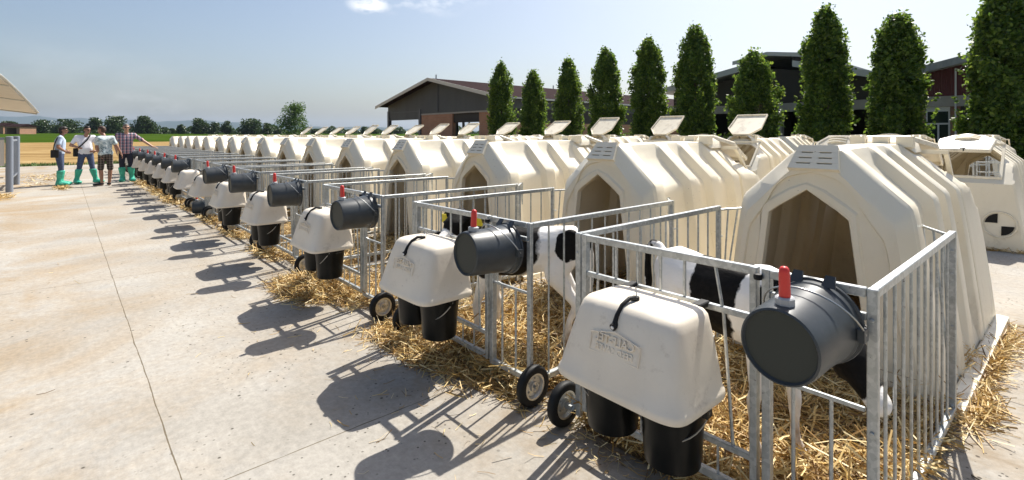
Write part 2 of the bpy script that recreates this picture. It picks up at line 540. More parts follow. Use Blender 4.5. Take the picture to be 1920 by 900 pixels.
# ------------------------------------------------------------------ mesh helpers
class MB:
    """collects faces of one mesh"""
    def __init__(s):
        s.v, s.f = [], []

    def add(s, vs, fs):
        k = len(s.v)
        s.v += [tuple(x) for x in vs]
        s.f += [tuple(i + k for i in q) for q in fs]
        return s

    def box(s, lo, hi):
        x0, y0, z0 = lo; x1, y1, z1 = hi
        return s.add([(x0, y0, z0), (x1, y0, z0), (x1, y1, z0), (x0, y1, z0), (x0, y0, z1), (x1, y0, z1), (x1, y1, z1), (x0, y1, z1)],
                     [(0, 3, 2, 1), (4, 5, 6, 7), (0, 1, 5, 4), (1, 2, 6, 5), (2, 3, 7, 6), (3, 0, 4, 7)])

    def bar(s, p, q, w, h, up=(0, 0, 1)):
        p, q = Vector(p), Vector(q)
        d = (q - p).normalized()
        u = Vector(up)
        if abs(d.dot(u)) > .95:
            u = Vector((0, 1, 0))
        a = d.cross(u).normalized() * (w / 2)
        b = a.cross(d).normalized() * (h / 2)
        return s.add([p - a - b, p + a - b, p + a + b, p - a + b, q - a - b, q + a - b, q + a + b, q - a + b],
                     [(0, 3, 2, 1), (4, 5, 6, 7), (0, 1, 5, 4), (1, 2, 6, 5), (2, 3, 7, 6), (3, 0, 4, 7)])

    def tube(s, pts, r, n=8, caps=True):
        pts = [Vector(p) for p in pts]
        rs = r if isinstance(r, (list, tuple)) else [r] * len(pts)
        rings = []
        ref = None
        for i, p in enumerate(pts):
            d = (pts[min(i + 1, len(pts) - 1)] - pts[max(i - 1, 0)]).normalized()
            if ref is None:
                ref = Vector((0, 0, 1)) if abs(d.z) < .9 else Vector((1, 0, 0))
            a = d.cross(ref).normalized(); b = a.cross(d).normalized()
            ref = b
            rings.append([p + (a * math.cos(t) + b * math.sin(t)) * rs[i] for t in [2 * math.pi * k / n for k in range(n)]])
        vs = [v for rg in rings for v in rg]
        fs = []
        for i in range(len(rings) - 1):
            for k in range(n):
                k2 = (k + 1) % n
                fs.append((i * n + k, i * n + k2, (i + 1) * n + k2, (i + 1) * n + k))
        if caps:
            fs.append(tuple(range(n))[::-1]); fs.append(tuple(range((len(rings) - 1) * n, len(rings) * n)))
        return s.add(vs, fs)

    def loft(s, rings, closed=True, cap0=False, cap1=False):
        n = len(rings[0])
        vs = [v for r in rings for v in r]
        fs = []
        for i in range(len(rings) - 1):
            for k in range(n if closed else n - 1):
                k2 = (k + 1) % n
                fs.append((i * n + k, i * n + k2, (i + 1) * n + k2, (i + 1) * n + k))
        if cap0:
            fs.append(tuple(range(n))[::-1])
        if cap1:
            fs.append(tuple(range((len(rings) - 1) * n, len(rings) * n)))
        return s.add(vs, fs)

    def lathe(s, prof, n=32, mtx=None, cap0=False, cap1=False):
        mtx = mtx or Matrix.Identity(4)
        rings = [[mtx @ Vector((r * math.cos(2 * math.pi * k / n), r * math.sin(2 * math.pi * k / n), z)) for k in range(n)] for r, z in prof]
        return s.loft(rings, True, cap0, cap1)

    def prism(s, poly, vec):
        """extrude a planar polygon by a vector"""
        n = len(poly); v = Vector(vec)
        p = [Vector(x) for x in poly]
        fs = [tuple(range(n))[::-1], tuple(range(n, 2 * n))] + [(i, (i + 1) % n, n + (i + 1) % n, n + i) for i in range(n)]
        return s.add(p + [x + v for x in p], fs)

    def mesh(s, name, m, smooth=None, normals=True):
        me = bpy.data.meshes.new(name)
        me.from_pydata(s.v, [], s.f)
        if normals:
            bm = bmesh.new(); bm.from_mesh(me)
            bmesh.ops.recalc_face_normals(bm, faces=bm.faces)
            bm.to_mesh(me); bm.free()
        me.materials.append(m)
        if smooth:
            me.polygons.foreach_set('use_smooth', [True] * len(me.polygons))
            me.set_sharp_from_angle(angle=R(smooth))
        return me

    def build(s, name, m, parent=None, smooth=None, normals=True):
        return link(name, s.mesh(name, m, smooth, normals), parent)


def link(name, me, parent=None):
    o = bpy.data.objects.new(name, me)
    COL.objects.link(o)
    o.parent = parent
    return o


def tag(o, label=None, cat=None, group=None, kind=None):
    for k, v in (('label', label), ('category', cat), ('group', group), ('kind', kind)):
        if v:
            o[k] = v
    return o


def empty(name, loc=(0, 0, 0), rz=0.0):
    o = bpy.data.objects.new(name, None)
    COL.objects.link(o)
    o.empty_display_size = .1
    o.location = loc
    o.rotation_euler = (0, 0, rz)
    return o


def copy_tree(o, parent=None):
    c = o.copy()
    COL.objects.link(c)
    c.parent = parent
    for ch in list(o.children):
        copy_tree(ch, c)
    return c


def child(o, name):
    for c in o.children:
        if c.name.split('.')[0] == name:
            return c


def baked(me, mods):
    """apply modifiers to a mesh and return the resulting mesh"""
    o = bpy.data.objects.new('bake', me)
    COL.objects.link(o)
    for typ, kw in mods:
        m = o.modifiers.new(typ, typ)
        for k, v in kw.items():
            setattr(m, k, v)
    dg = bpy.context.evaluated_depsgraph_get()
    out = bpy.data.meshes.new_from_object(o.evaluated_get(dg), depsgraph=dg)
    bpy.data.objects.remove(o)
    out.name = me.name
    return out


def bevelled(mb, name, m, width=.003, seg=1, smooth=40):
    me = mb.mesh(name, m)
    out = baked(me, [('BEVEL', dict(width=width, segments=seg, limit_method='ANGLE', angle_limit=R(40)))])
    return out


def quads_mesh(name, P, m):
    """P: (N,4,3) array of separate quads"""
    N = len(P)
    me = bpy.data.meshes.new(name)
    me.vertices.add(N * 4); me.loops.add(N * 4); me.polygons.add(N)
    me.vertices.foreach_set('co', P.reshape(-1).astype(np.float32))
    me.loops.foreach_set('vertex_index', np.arange(N * 4, dtype=np.int32))
    me.polygons.foreach_set('loop_start', np.arange(0, N * 4, 4, dtype=np.int32))
    me.update(calc_edges=True)
    me.materials.append(m)
    return me


ORD = ['nearest', 'second', 'third', 'fourth', 'fifth', 'sixth', 'seventh', 'eighth', 'ninth', 'tenth', 'eleventh', 'twelfth',
       'thirteenth', 'fourteenth', 'fifteenth', 'sixteenth', 'seventeenth']

# spacing of the pens along the front row, measured from the near corner
S = [0, 1.62, 3.36, 5.12, 6.85, 8.45, 10.0, 11.6, 13.1, 14.65, 16.1, 17.9, 19.65, 21.3, 22.9, 24.9]
S2 = [0, 1.58, 3.23, 4.95, 6.66, 8.26, 10.26, 12.2, 13.9, 15.6, 17.5, 19.14, 21.0, 22.8, 24.7, 26.8]
S3 = [.65, 2.2, 3.65, 5.35, 6.95, 8.55, 10.1, 11.7, 13.3, 14.9, 16.5, 18.1, 19.7]
V2 = 7.06      # rear of the second row
V3 = 15.2      # front of the third row


# ------------------------------------------------------------------ ground, fields, hills
def sheet(name, x0, y0, x1, y1, z, m, nx=1, ny=1, zf=None):
    mb = MB()
    vs = []
    for j in range(ny + 1):
        for i in range(nx + 1):
            x = x0 + (x1 - x0) * i / nx; y = y0 + (y1 - y0) * j / ny
            vs.append((x, y, zf(x, y) if zf else z))
    fs = [(j * (nx + 1) + i, j * (nx + 1) + i + 1, (j + 1) * (nx + 1) + i + 1, (j + 1) * (nx + 1) + i) for j in range(ny) for i in range(nx)]
    o = mb.add(vs, fs).build(name, m, normals=False)
    o['kind'] = 'structure'
    return o


def rise(x, y):
    """the far land climbs very gently away from the yard"""
    d = math.hypot(x - CAM.x, y - CAM.y)
    return -.03 + min(max(d - 130, 0), 300) * .0085


def ground_sheet():
    mb = MB()
    rad = [0, 40, 90, 130, 180, 240, 300, 360, 430, 700, 1500, 4000, 9500]
    n = 72
    rings = []
    for r in rad[1:]:
        rings.append([(CAM.x + r * math.cos(2 * math.pi * k / n), CAM.y + r * math.sin(2 * math.pi * k / n), -.03 + min(max(r - 130, 0), 300) * .0085) for k in range(n)])
    mb.loft(rings, True, True)
    o = mb.build('ground', M['green'], normals=False, smooth=60)
    o['kind'] = 'structure'


ground_sheet()
sheet('stubble_field', -128, -160, -30, 27, -.018, M['stubble'])
yard = sheet('concrete_yard', -32.3, -22, 14, 60, 0.0, M['concrete'])


def hills():
    top = [(-400, 214), (-150, 219), (0, 218), (30, 219), (64, 216), (85, 220), (110, 222), (150, 221), (175, 223), (210, 226), (250, 224), (300, 228),
           (340, 226), (370, 224), (410, 228), (450, 230), (500, 231), (560, 236), (620, 239), (680, 237), (740, 241), (820, 244), (950, 246), (1100, 247)]
    rnd = random.Random(3)
    front, crest, back = [], [], []
    pts = []
    for (a, ya), (b, yb) in zip(top[:-1], top[1:]):
        k = max(2, int((b - a) / 12))
        for i in range(k):
            t = i / k
            pts.append((a + (b - a) * t, ya + (yb - ya) * t + rnd.uniform(-.8, .8)))
    for px, py in pts:
        d = cam_dir(px, 252)
        h = (252 - py) / 950 * 7000
        c = CAM + d * 7000
        f1 = CAM + d * 5600; f2 = CAM + d * 6300
        front.append([(f1.x, f1.y, 2.0), (f2.x, f2.y, h * (.42 + .15 * rnd.random())), (c.x, c.y, 1.5 + h)])
        q = CAM + d * 8600
        back.append((q.x, q.y, 0))
    rings = [[f[0] for f in front], [f[1] for f in front], [f[2] for f in front], back]
    o = MB().loft(rings, False).build('hills', M['hill'], smooth=60, normals=False)
    o['kind'] = 'structure'


hills()


def haze():
    m = bpy.data.materials.new('air')
    m.use_nodes = True
    nt = m.node_tree
    nt.nodes.clear()
    out = nt.nodes.new('ShaderNodeOutputMaterial')
    v = nt.nodes.new('ShaderNodeVolumePrincipled')
    v.inputs['Color'].default_value = (.60, .74, .92, 1)
    v.inputs['Density'].default_value = HAZE
    v.inputs['Anisotropy'].default_value = .3
    nt.links.new(v.outputs[0], out.inputs['Volume'])
    o = MB().box((-12000, -12000, -1.2), (12000, 12000, 330)).build('haze', m)
    tag(o, kind='stuff')
    m.cycles.homogeneous_volume = True


HAZE = 6.5e-5


# ------------------------------------------------------------------ calf hutch
HL = 2.2


def hutch_profile(inset):
    """half profile (x, z) from base to ridge"""
    p = [(.605, 0.0, .0), (.60, .06, .15), (.575, .30, .6), (.535, .62, 1), (.497, .90, 1), (.477, 1.03, 1), (.467, 1.078, 1), (.449, 1.104, 1),
         (.35, 1.196, 1), (.27, 1.272, 1), (.20, 1.338, .8), (.155, 1.379, .3), (.125, 1.400, .02), (.06, 1.406, 0)]
    out = []
    for x, z, k in p:
        i = inset * k
        if z < 1.0:
            out.append((x - i, z))
        elif z < 1.12:
            out.append((x - i * .85, z - i * .55))
        else:
            out.append((x - i * .45, z - i * .9))
    return out


def full_ring(half, y, zadd=0.0):
    right = [(x, y, z + (zadd if z > .3 else 0)) for x, z in half]
    top = (0, y, half[-1][1] + .002 + zadd)
    left = [(-x, y, z) for x, y, z in reversed(right)]
    return right + [top] + left


def hutch_parts(root):
    D = .072
    st = []
    # (y, inset): front collar, then ribs each with a steep front step and a soft back
    st += [(0.075, .008), (.088, 0), (.20, 0), (.208, .004), (.236, D - .006), (.250, D)]
    for y0 in (.585, .955, 1.37):
        st += [(y0, D), (y0 + .007, D - .004), (y0 + .036, .004), (y0 + .043, 0), (y0 + .170, 0), (y0 + .178, .005), (y0 + .216, D - .005), (y0 + .226, D)]
    st += [(1.575, D * .8), (1.60, .006), (1.62, 0.0), (1.66, 0), (1.70, 0), (1.74, 0), (1.82, 0), (1.90, 0), (1.98, 0), (2.06, 0), (2.11, 0), (2.15, 0), (HL - .02, .0)]
    rings = []
    # front face and the opening
    face_half = [(x * .885, z * .925) for x, z in hutch_profile(0)]
    face = full_ring(face_half, 0.0)
    def arch(y, grow=0.0):
        hole = []
        for i, (x, yy, z) in enumerate(face):
            n = len(face) // 2
            j = i if i <= n else 2 * n - i
            t = j / n
            # opening half contour: bottom (.35,0) -> shoulder (.235,1.01) -> apex (0,1.155)
            if t < .72:
                q = t / .72
                q = q ** 1.0
                hx, hz = .345 + (.224 - .345) * q, 1.005 * q
            else:
                q = (t - .72) / .28
                hx, hz = .224 * (1 - q), 1.005 + .155 * q
            hx += grow; hz = hz + (grow if hz > .9 else 0)
            hole.append(((hx if i <= n else -hx) - .042, y, hz))
        hole[len(face) // 2] = (-.042, y, 1.16 + grow)
        return hole
    def lerp(a, b, t):
        return [tuple(Vector(p).lerp(Vector(q), t)) for p, q in zip(a, b)]
    # opening lip, a raised flat trim, a shallow groove, and the outer rim
    rings.append([(x, .05, z) for x, _, z in arch(0)])
    rings.append(arch(0.0)); rings.append(arch(-.004, .006)); rings.append(arch(-.004, .035)); rings.append(arch(.008, .045))
    inner = arch(.008, .048)
    rings.append(inner)
    rings.append([(x, .008, z) for x, _, z in lerp(inner, face, .55)])
    rings.append([(x, .008, z) for x, _, z in lerp(inner, face, .62)])
    rings.append([(x, -.008, z) for x, _, z in lerp(inner, face, .66)])
    rings.append([(x, -.010, z) for x, _, z in lerp(inner, face, .93)])
    rings.append(face)
    first = hutch_profile(0)
    mid = [((a[0] * .16 + b[0] * .84), (a[1] * .16 + b[1] * .84)) for a, b in zip(face_half, first)]
    rings.append(full_ring(mid, .058))
    def cap(y):
        # the rear of the roof falls away under the hatch lid
        return 9 if y < 1.655 else 1.40 - (y - 1.66) / (HL - .02 - 1.66) * .52
    for y, i in st:
        arc = .022 * math.sin(math.pi * min(max(y / HL, 0), 1))
        rings.append([(x, yy, min(z, cap(y))) for x, yy, z in full_ring(hutch_profile(i), y, arc)])
    last = rings[-1]
    rear = [(x * .96, HL, z - .02 if z > .3 else z) for x, y, z in last]
    rings.append(rear)
    rings.append([(x * .5, HL + .001, .2 + (z - .2) * .5) for x, y, z in rear])
    mb = MB().loft(rings, False)
    nn_ = len(rear)
    k0 = len(mb.v) - nn_
    mb.f.append(tuple(range(k0, k0 + nn_)))
    mb.f.append((k0 - nn_, k0, k0 + nn_ - 1, k0 - 1))
    # feeding hatch: an opening in the sloping rear
    def in_hatch(f):
        c = sum((Vector(mb.v[i]) for i in f), Vector()) / len(f)
        return abs(c.x) < .33 and 1.735 < c.y < 2.12 and c.z > .8 and c.z < 1.42
    mb.f = [f for f in mb.f if not in_hatch(f)]
    # raised rim round the hatch
    for sx_ in (-1, 1):
        mb.bar((sx_ * .365, 1.71, cap(1.71) + .005), (sx_ * .365, 2.13, cap(2.13) + .005), .03, .03)
    mb.bar((-.38, 2.135, cap(2.135) + .008), (.38, 2.135, cap(2.135) + .008), .03, .03)
    mb.bar((-.38, 1.71, cap(1.71) + .012), (.38, 1.71, cap(1.71) + .012), .03, .03)
    # base flange
    for sgn in (1, -1):
        mb.loft([[(sgn * .60, .10, .055), (sgn * .60, HL - .02, .055)], [(sgn * .612, .10, .06), (sgn * .612, HL - .02, .06)],
                 [(sgn * .675, .09, .05), (sgn * .675, HL, .05)], [(sgn * .68, .09, .0), (sgn * .68, HL, .0)]], False)
    me = mb.mesh('shell', M['cream'])
    me = baked(me, [('WELD', dict(merge_threshold=.0008)), ('SOLIDIFY', dict(thickness=.012, offset=-1))])
    me.polygons.foreach_set('use_smooth', [True] * len(me.polygons))
    me.set_sharp_from_angle(angle=R(30))
    link('shell', me, root)
    # louvred vent panel on the front slope
    a = Vector((0, -.004, 1.272)); b = Vector((0, .098, 1.412))
    dy = (b - a); L = dy.length; dy = dy.normalized(); nn = Vector((0, -dy.z, dy.y))
    def P(x, t, h):
        q = a + dy * t + nn * h
        return (x, q.y, q.z)
    vp = MB()
    wid = lambda t: .142 - .034 * t / L
    def plate(x0, x1, t0, t1, h0, h1):
        vp.add([P(x0(t0), t0, h0), P(x1(t0), t0, h0), P(x1(t1), t1, h0), P(x0(t1), t1, h0), P(x0(t0), t0, h1), P(x1(t0), t0, h1), P(x1(t1), t1, h1), P(x0(t1), t1, h1)],
               [(0, 3, 2, 1), (4, 5, 6, 7), (0, 1, 5, 4), (1, 2, 6, 5), (2, 3, 7, 6), (3, 0, 4, 7)])
    rows = [0, .034, .044, .074, .084, .114, .124, L]
    # rows of slots: t in (.018,.040), (.062,.084), (.106,.128)
    for k in range(0, 7, 2):
        plate(lambda t: -wid(t), lambda t: wid(t), rows[k], rows[k + 1], -.09, .036)
    for k in (1, 3, 5):
        plate(lambda t: -wid(t), lambda t: -wid(t) + .035, rows[k] + .0005, rows[k + 1] - .0005, -.09, .0355)
        plate(lambda t: -.018, lambda t: .018, rows[k] + .0005, rows[k + 1] - .0005, -.09, .0355)
        plate(lambda t: wid(t) - .035, lambda t: wid(t), rows[k] + .0005, rows[k + 1] - .0005, -.09, .0355)
    ov = link('vent_panel', vp.mesh('vent_panel', M['cream']), root)
    sl = MB()
    for k in (1, 3, 5):
        for s in (-1, 1):
            x0, x1 = sorted((s * .02, s * .11))
            sl.add([P(x0, rows[k] + .001, .024), P(x1, rows[k] + .001, .024), P(x1, rows[k + 1] - .001, .024), P(x0, rows[k + 1] - .001, .024),
                    P(x0, rows[k] + .001, .027), P(x1, rows[k] + .001, .027), P(x1, rows[k + 1] - .001, .027), P(x0, rows[k + 1] - .001, .027)],
                   [(0, 3, 2, 1), (4, 5, 6, 7), (0, 1, 5, 4), (1, 2, 6, 5), (2, 3, 7, 6), (3, 0, 4, 7)])
    sl.build('vent_slot_shade', M['dark'], ov)  # dark backing plates stand in for the shade inside the slots
    # round vent low in the rear wall
    rv = MB()
    mt = Matrix.Translation((-0.36, HL + .006, .34)) @ Matrix.Rotation(R(-90), 4, 'X') @ Matrix.Scale(1.3, 4)
    rv.lathe([(.115, .0), (.118, .008), (.128, .010), (.134, .0)], 36, mt)
    rvo = rv.build('rear_vent', M['cream'], root, smooth=40)
    dk = MB()
    for q in range(4):
        seg = []
        for k in range(9):
            t = R(90 * q + 6 + 78 * k / 8)
            seg.append((.108 * math.cos(t), .108 * math.sin(t)))
        t = R(90 * q + 45)
        poly = [(.02 * math.cos(t), .02 * math.sin(t))] + seg
        z1 = .004
        if q in (1, 3):
            dk.prism([mt @ Vector((x, y, .002)) for x, y in poly], (mt.to_3x3() @ Vector((0, 0, .002))))
        else:
            rv2 = poly
    dk.build('vent_gap_shade', M['dark'], rvo)  # dark sectors on the closed wall, painted shade of the vent openings
    # hinge block on the rear of the ridge
    hb = MB()
    hb.loft([[(.22 * k, 1.46 + dy_, z) for k, z in ((-1, 1.36), (-.9, 1.41 + e), (-.6, 1.455 + e), (.6, 1.455 + e), (.9, 1.41 + e), (1, 1.36))]
             for dy_, e in ((0, -.035), (.03, .0), (.12, .025), (.24, .015))], False)
    for x in (-.155, .0, .155):
        hb.box((x - .052, 1.440, 1.40), (x + .052, 1.53, 1.484))
    hb.build('hinge', M['cream'], root, smooth=50)


def lid_part(root):
    """rear hatch lid: hinge line at its origin, reaching along +Y when level"""
    mb = MB()
    out = [(-.15, 0), (-.30, .17), (-.275, .56), (.275, .56), (.30, .17), (.15, 0)]
    def ring(s, z, sh=0.0):
        c = Vector((0, .30))
        return [((x - c.x) * s + c.x, (y - c.y) * s + c.y + sh, z) for x, y in out]
    mb.loft([ring(1, -.03), ring(1.0, .004), ring(.96, .016), ring(.86, .016), ring(.84, .008), ring(.2, .008)], True, False, True)
    mb.loft([ring(1, -.03), ring(.96, -.03), ring(.94, -.006), ring(.2, -.006)], True, False, True)
    # raised frame and louvres
    for (x0, x1, y0, y1) in ((-.17, .17, .29, .30), (-.17, .17, .40, .41), (-.17, -.16, .30, .40), (.16, .17, .30, .40)):
        mb.box((x0, y0, .006), (x1, y1, .017))
    for y in (.06, .115, .17):
        mb.loft([[(x_, y - .016, .004), (x_, y - .012, .020 + .03 * (1 - (x_ / .13) ** 2)), (x_, y + .012, .020 + .03 * (1 - (x_ / .13) ** 2)), (x_, y + .016, .004)] for x_ in (-.13, -.09, -.045, 0, .045, .09, .13)], False)
    lid = mb.build('rear_lid', M['cream'], root, smooth=30)
    sl = MB()
    for y in (.0875, .1425):
        for s in (-1, 1):
            sl.box((s * .06 - .045, y - .006, .008), (s * .06 + .045, y + .006, .0115))
    sl.build('lid_slot_shade', M['dark'], lid)  # dark strips on the closed lid, painted shade between the louvres
    lt = MB().box((-.03, .515, .012), (.03, .535, .024)).tube([(-.01, .56, -.01), (-.01, .56, .03)], .007, 6)
    lt.build('latch', M['dark'], lid)
    lid.location = (0, 1.67, 1.480)
    return lid


hutch0 = empty('calf_hutch')
hutch_parts(hutch0)
lid_part(hutch0)


def place_hutch(o, u, v, rz, lid_ang, label, group):
    o.location = (-u, v, 0)
    o.rotation_euler = (0, 0, rz)
    lid = child(o, 'rear_lid')
    lid.rotation_euler = (R(lid_ang), 0, 0)
    if lid_ang > 60:
        lid.location = (0, 1.66, 1.485)
        lid.scale = (1.05, 1.14, 1)
    tag(o, label, 'calf hutch', group)


first = True
HV = 1.47
for i, s in enumerate(S):
    o = hutch0 if first else copy_tree(hutch0)
    first = False
    jit = random.uniform(-.02, .02)
    lab = ('nearest cream ribbed calf hutch, behind the pen with the calf facing right' if i == 0 else
           '%s cream ribbed calf hutch from the camera in the front row' % ORD[i] if i < 15 else
           'farthest cream ribbed calf hutch at the end of the front row')
    place_hutch(o, s + .64, HV + jit, R(random.uniform(-.8, .8)), -24 + random.uniform(-4, 4), lab, 'calf hutches in the front row')
for i, s in enumerate(S2):
    o = copy_tree(hutch0)
    ang = {0: -20, 1: -44}.get(i, 144 + random.uniform(-4, 4))
    lab = {0: 'cream calf hutch seen from behind at the right edge, lid propped over its hatch',
           1: 'cream calf hutch of the second row with its rear lid shut, behind the nearest hutch'}.get(
        i, '%s hutch from the camera in the second row, rear lid standing open above its roof' % ORD[i])
    place_hutch(o, s + .62, V2 + HL, R(180 + random.uniform(-.8, .8)), ang, lab, 'calf hutches in the second row')
for i, s in enumerate(S3):
    o = copy_tree(hutch0)
    place_hutch(o, s + .62, V3, R(random.uniform(-1, 1)), -35,
                '%s cream calf hutch from the camera in the back row near the trees' % ORD[i], 'calf hutches in the back row')


# ------------------------------------------------------------------ pens
PW, PD, PT, PB = 1.25, 1.48, 1.0, .10


def side_panel_mesh(x):
    mb = MB()
    mb.bar((x, .014, PT - .015), (x, PD - .014, PT - .015), .028, .030)
    mb.bar((x, .022, PB), (x, PD - .022, PB - .02), .030, .034)
    nb = 10
    for k in range(1, nb + 1):
        y = .02 + (PD - .04) * k / (nb + 1)
        mb.tube([(x, y, PB - .005), (x, y, PT - .03)], .0065, 8)
    return bevelled(mb, 'side_panel', M['steel'], .003)


def post_mesh(x, y, z0, z1, w=.032, d=.024):
    mb = MB().box((x - w / 2, y - d / 2, z0), (x + w / 2, y + d / 2, z1))
    # bolts
    for z in (z1 - .1, (z0 + z1) / 2, z0 + .08):
        mb.tube([(x, y - d / 2, z), (x, y - d / 2 - .007, z)], .008, 6)
    return bevelled(mb, 'corner_post', M['steel'], .003)


def wheel_parts(root, x, y, sgn):
    w = empty('wheel'); w.parent = root
    w.location = (x, y, .112)
    mt = Matrix.Rotation(R(90), 4, 'Y')
    MB().lathe([(.072, -.022), (.098, -.024), (.108, -.018), (.112, -.008), (.112, .008), (.108, .018), (.098, .024), (.072, .022), (.070, 0), (.072, -.022)], 36, mt).build('tyre', M['rubber'], w, smooth=50)
    MB().lathe([(.0, .010), (.018, .012), (.02, .018), (.026, .018), (.028, .004), (.055, .000), (.062, .016), (.072, .018), (.071, -.018), (.060, -.016), (.052, -.002), (.028, -.004), (.026, -.018), (0, -.018)], 30, mt).build('rim', M['rim_steel'], w, smooth=40)
    b = MB()
    for k in range(5):
        t = 2 * math.pi * k / 5
        for s in (-1, 1):
            b.tube([(s * .0, .042 * math.cos(t), .042 * math.sin(t)), (s * .008, .042 * math.cos(t), .042 * math.sin(t))], .005, 6)
    b.tube([(-.03, 0, 0), (.03, 0, 0)], .009, 8)
    b.build('hub_bolts', M['wire'], w)
    ax = MB().bar((x - sgn * .005, y, .112), (x - sgn * .055, y, .112), .022, .022).bar((x - sgn * .05, y, .10), (x - sgn * .05, .0, .15), .03, .012)
    ax.build('axle', M['steel'], root)


def pen_parts(root, wheels=True):
    link('side_panel', side_panel_mesh(0.0), root)
    link('side_panel', side_panel_mesh(-PW), root)
    for x in (0, -PW):
        link('corner_post', post_mesh(x, 0, .07, PT), root)
        link('corner_post', post_mesh(x, PD, .02, PT), root)
    # feed gate: left part of the front
    g = MB()
    xl, xr = -PW + .045, -.376
    z2 = .805
    g.bar((xl, 0, PT - .018), (xr, 0, PT - .015), .026, .030)
    g.bar((xl, 0, z2), (xr, 0, z2), .022, .024)
    g.bar((xl, 0, .27), (xr, 0, .27), .022, .024)
    g.bar((xl, 0, .13), (xr, 0, .13), .026, .030)
    for x in (xl, xr):
        g.bar((x, 0, .115), (x, 0, PT - .001), .026, .034)
    for x, dx in ((-1.14, .01), (-1.02, -.0), (-.90, .0), (-.78, .0), (-.665, .0), (-.53, .03)):
        g.tube([(x, 0, PT - .03), (x + dx, 0, z2)], .007, 8)
    for x0, x1 in ((-.53, -.46), (-1.14, -1.17)):
        g.tube([(x0 + (.03 if x0 > -1 else .01), .004, z2), (x1, .004, .27)], .007, 8)
    for x in (-1.12, -1.0, -.88, -.76, -.64, -.52):
        g.tube([(x, 0, .13), (x, 0, .27)], .006, 6)
    link('feed_gate', bevelled(g, 'feed_gate', M['steel'], .002), root)
    # bucket gate: right part of the front
    g = MB()
    xl, xr = -.330, -.018
    g.bar((xl, 0, PT - .018), (xr, 0, PT - .015), .026, .030)
    g.bar((xl, 0, .905), (xr, 0, .905), .020, .024)
    g.bar((xl, 0, .115), (xr, 0, .115), .026, .030)
    g.bar((xl, .002, .10), (xl, .002, PT - .001), .030, .034)
    for x in (-.24, -.12):
        g.tube([(x, 0, PT - .03), (x, 0, .905)], .007, 8)
        g.tube([(x, 0, .115), (x, 0, .60)], .007, 8)
    g.tube([(-.24, 0, .60), (-.26, -.02, .62), (-.26, -.02, .72)], .006, 6)
    g.bar((xl, .0, .60), (-.022, 0, .60), .014, .014)
    link('bucket_gate', bevelled(g, 'bucket_gate', M['steel'], .002), root)
    MB().lathe([(0, -.012), (.014, -.01), (.016, 0), (.014, .01), (0, .012)], 12, Matrix.Translation((-.353, -.026, PT - .03))).build('latch_knob', M['rubber'], root, smooth=50)
    # short brackets joining the pen to the hutch
    for x0, x1 in ((0, -.155), (-PW, -1.125)):
        b = MB()
        y0, y1 = PD + .01, PD + .20
        b.tube([(x0, y0, PT - .03), (x1, y1, PT - .02)], .008, 8)
        b.bar((x1, y1 + .01, PT - .01), (x1 + (x1 - x0) * -.12, y1 - .01, PT - .24), .008, .034)
        for t, t2 in ((.3, .3), (.62, .45)):
            p = Vector((x0, y0, PT - .03)).lerp(Vector((x1, y1, PT - .02)), t)
            q = Vector((x0, y0, .35)).lerp(Vector((x1, y1, .45)), t2 * .4)
            b.tube([p, q], .006, 6)
        b.tube([(x0, y0, PT - .03), (x0, y0, .12)], .009, 8)
        b.tube([(x0, PD - .02, .78), (x0, PD + .05, .78)], .007, 6)
        b.build('hutch_bracket', M['steel'], root, smooth=40)
    if wheels:
        wheel_parts(root, .055, -.03, 1)
        wheel_parts(root, -PW - .075, -.03, -1)


pen0 = empty('calf_pen')
pen_parts(pen0)
for i, s in enumerate(S):
    o = pen0 if i == 0 else copy_tree(pen0)
    o.location = (-s, random.uniform(-.01, .01) if i else 0, 0)
    o.rotation_euler = (0, 0, 0)
    lab = ('nearest galvanised calf pen, calf inside facing right' if i == 0 else
           'galvanised calf pen holding the calf with the yellow ear tag' if i == 1 else
           'empty galvanised calf pen, %s from the camera in the front row' % ORD[i] if i < 15 else
           'farthest galvanised calf pen at the end of the front row')
    tag(o, lab, 'calf pen', 'calf pens in the front row')
for i in range(5):
    o = copy_tree(pen0)
    o.location = (-S3[i], V3 - HV, 0)
    tag(o, '%s galvanised calf pen from the camera in the back row' % ORD[i], 'calf pen', 'calf pens in the back row')
for i in range(5):
    o = copy_tree(pen0)
    o.location = (-S2[i] - PW, V2 + HL + HV, 0)
    o.rotation_euler = (0, 0, math.pi)
    tag(o, '%s galvanised calf pen from the camera behind the second row of hutches' % ORD[i], 'calf pen', 'calf pens behind the second row')


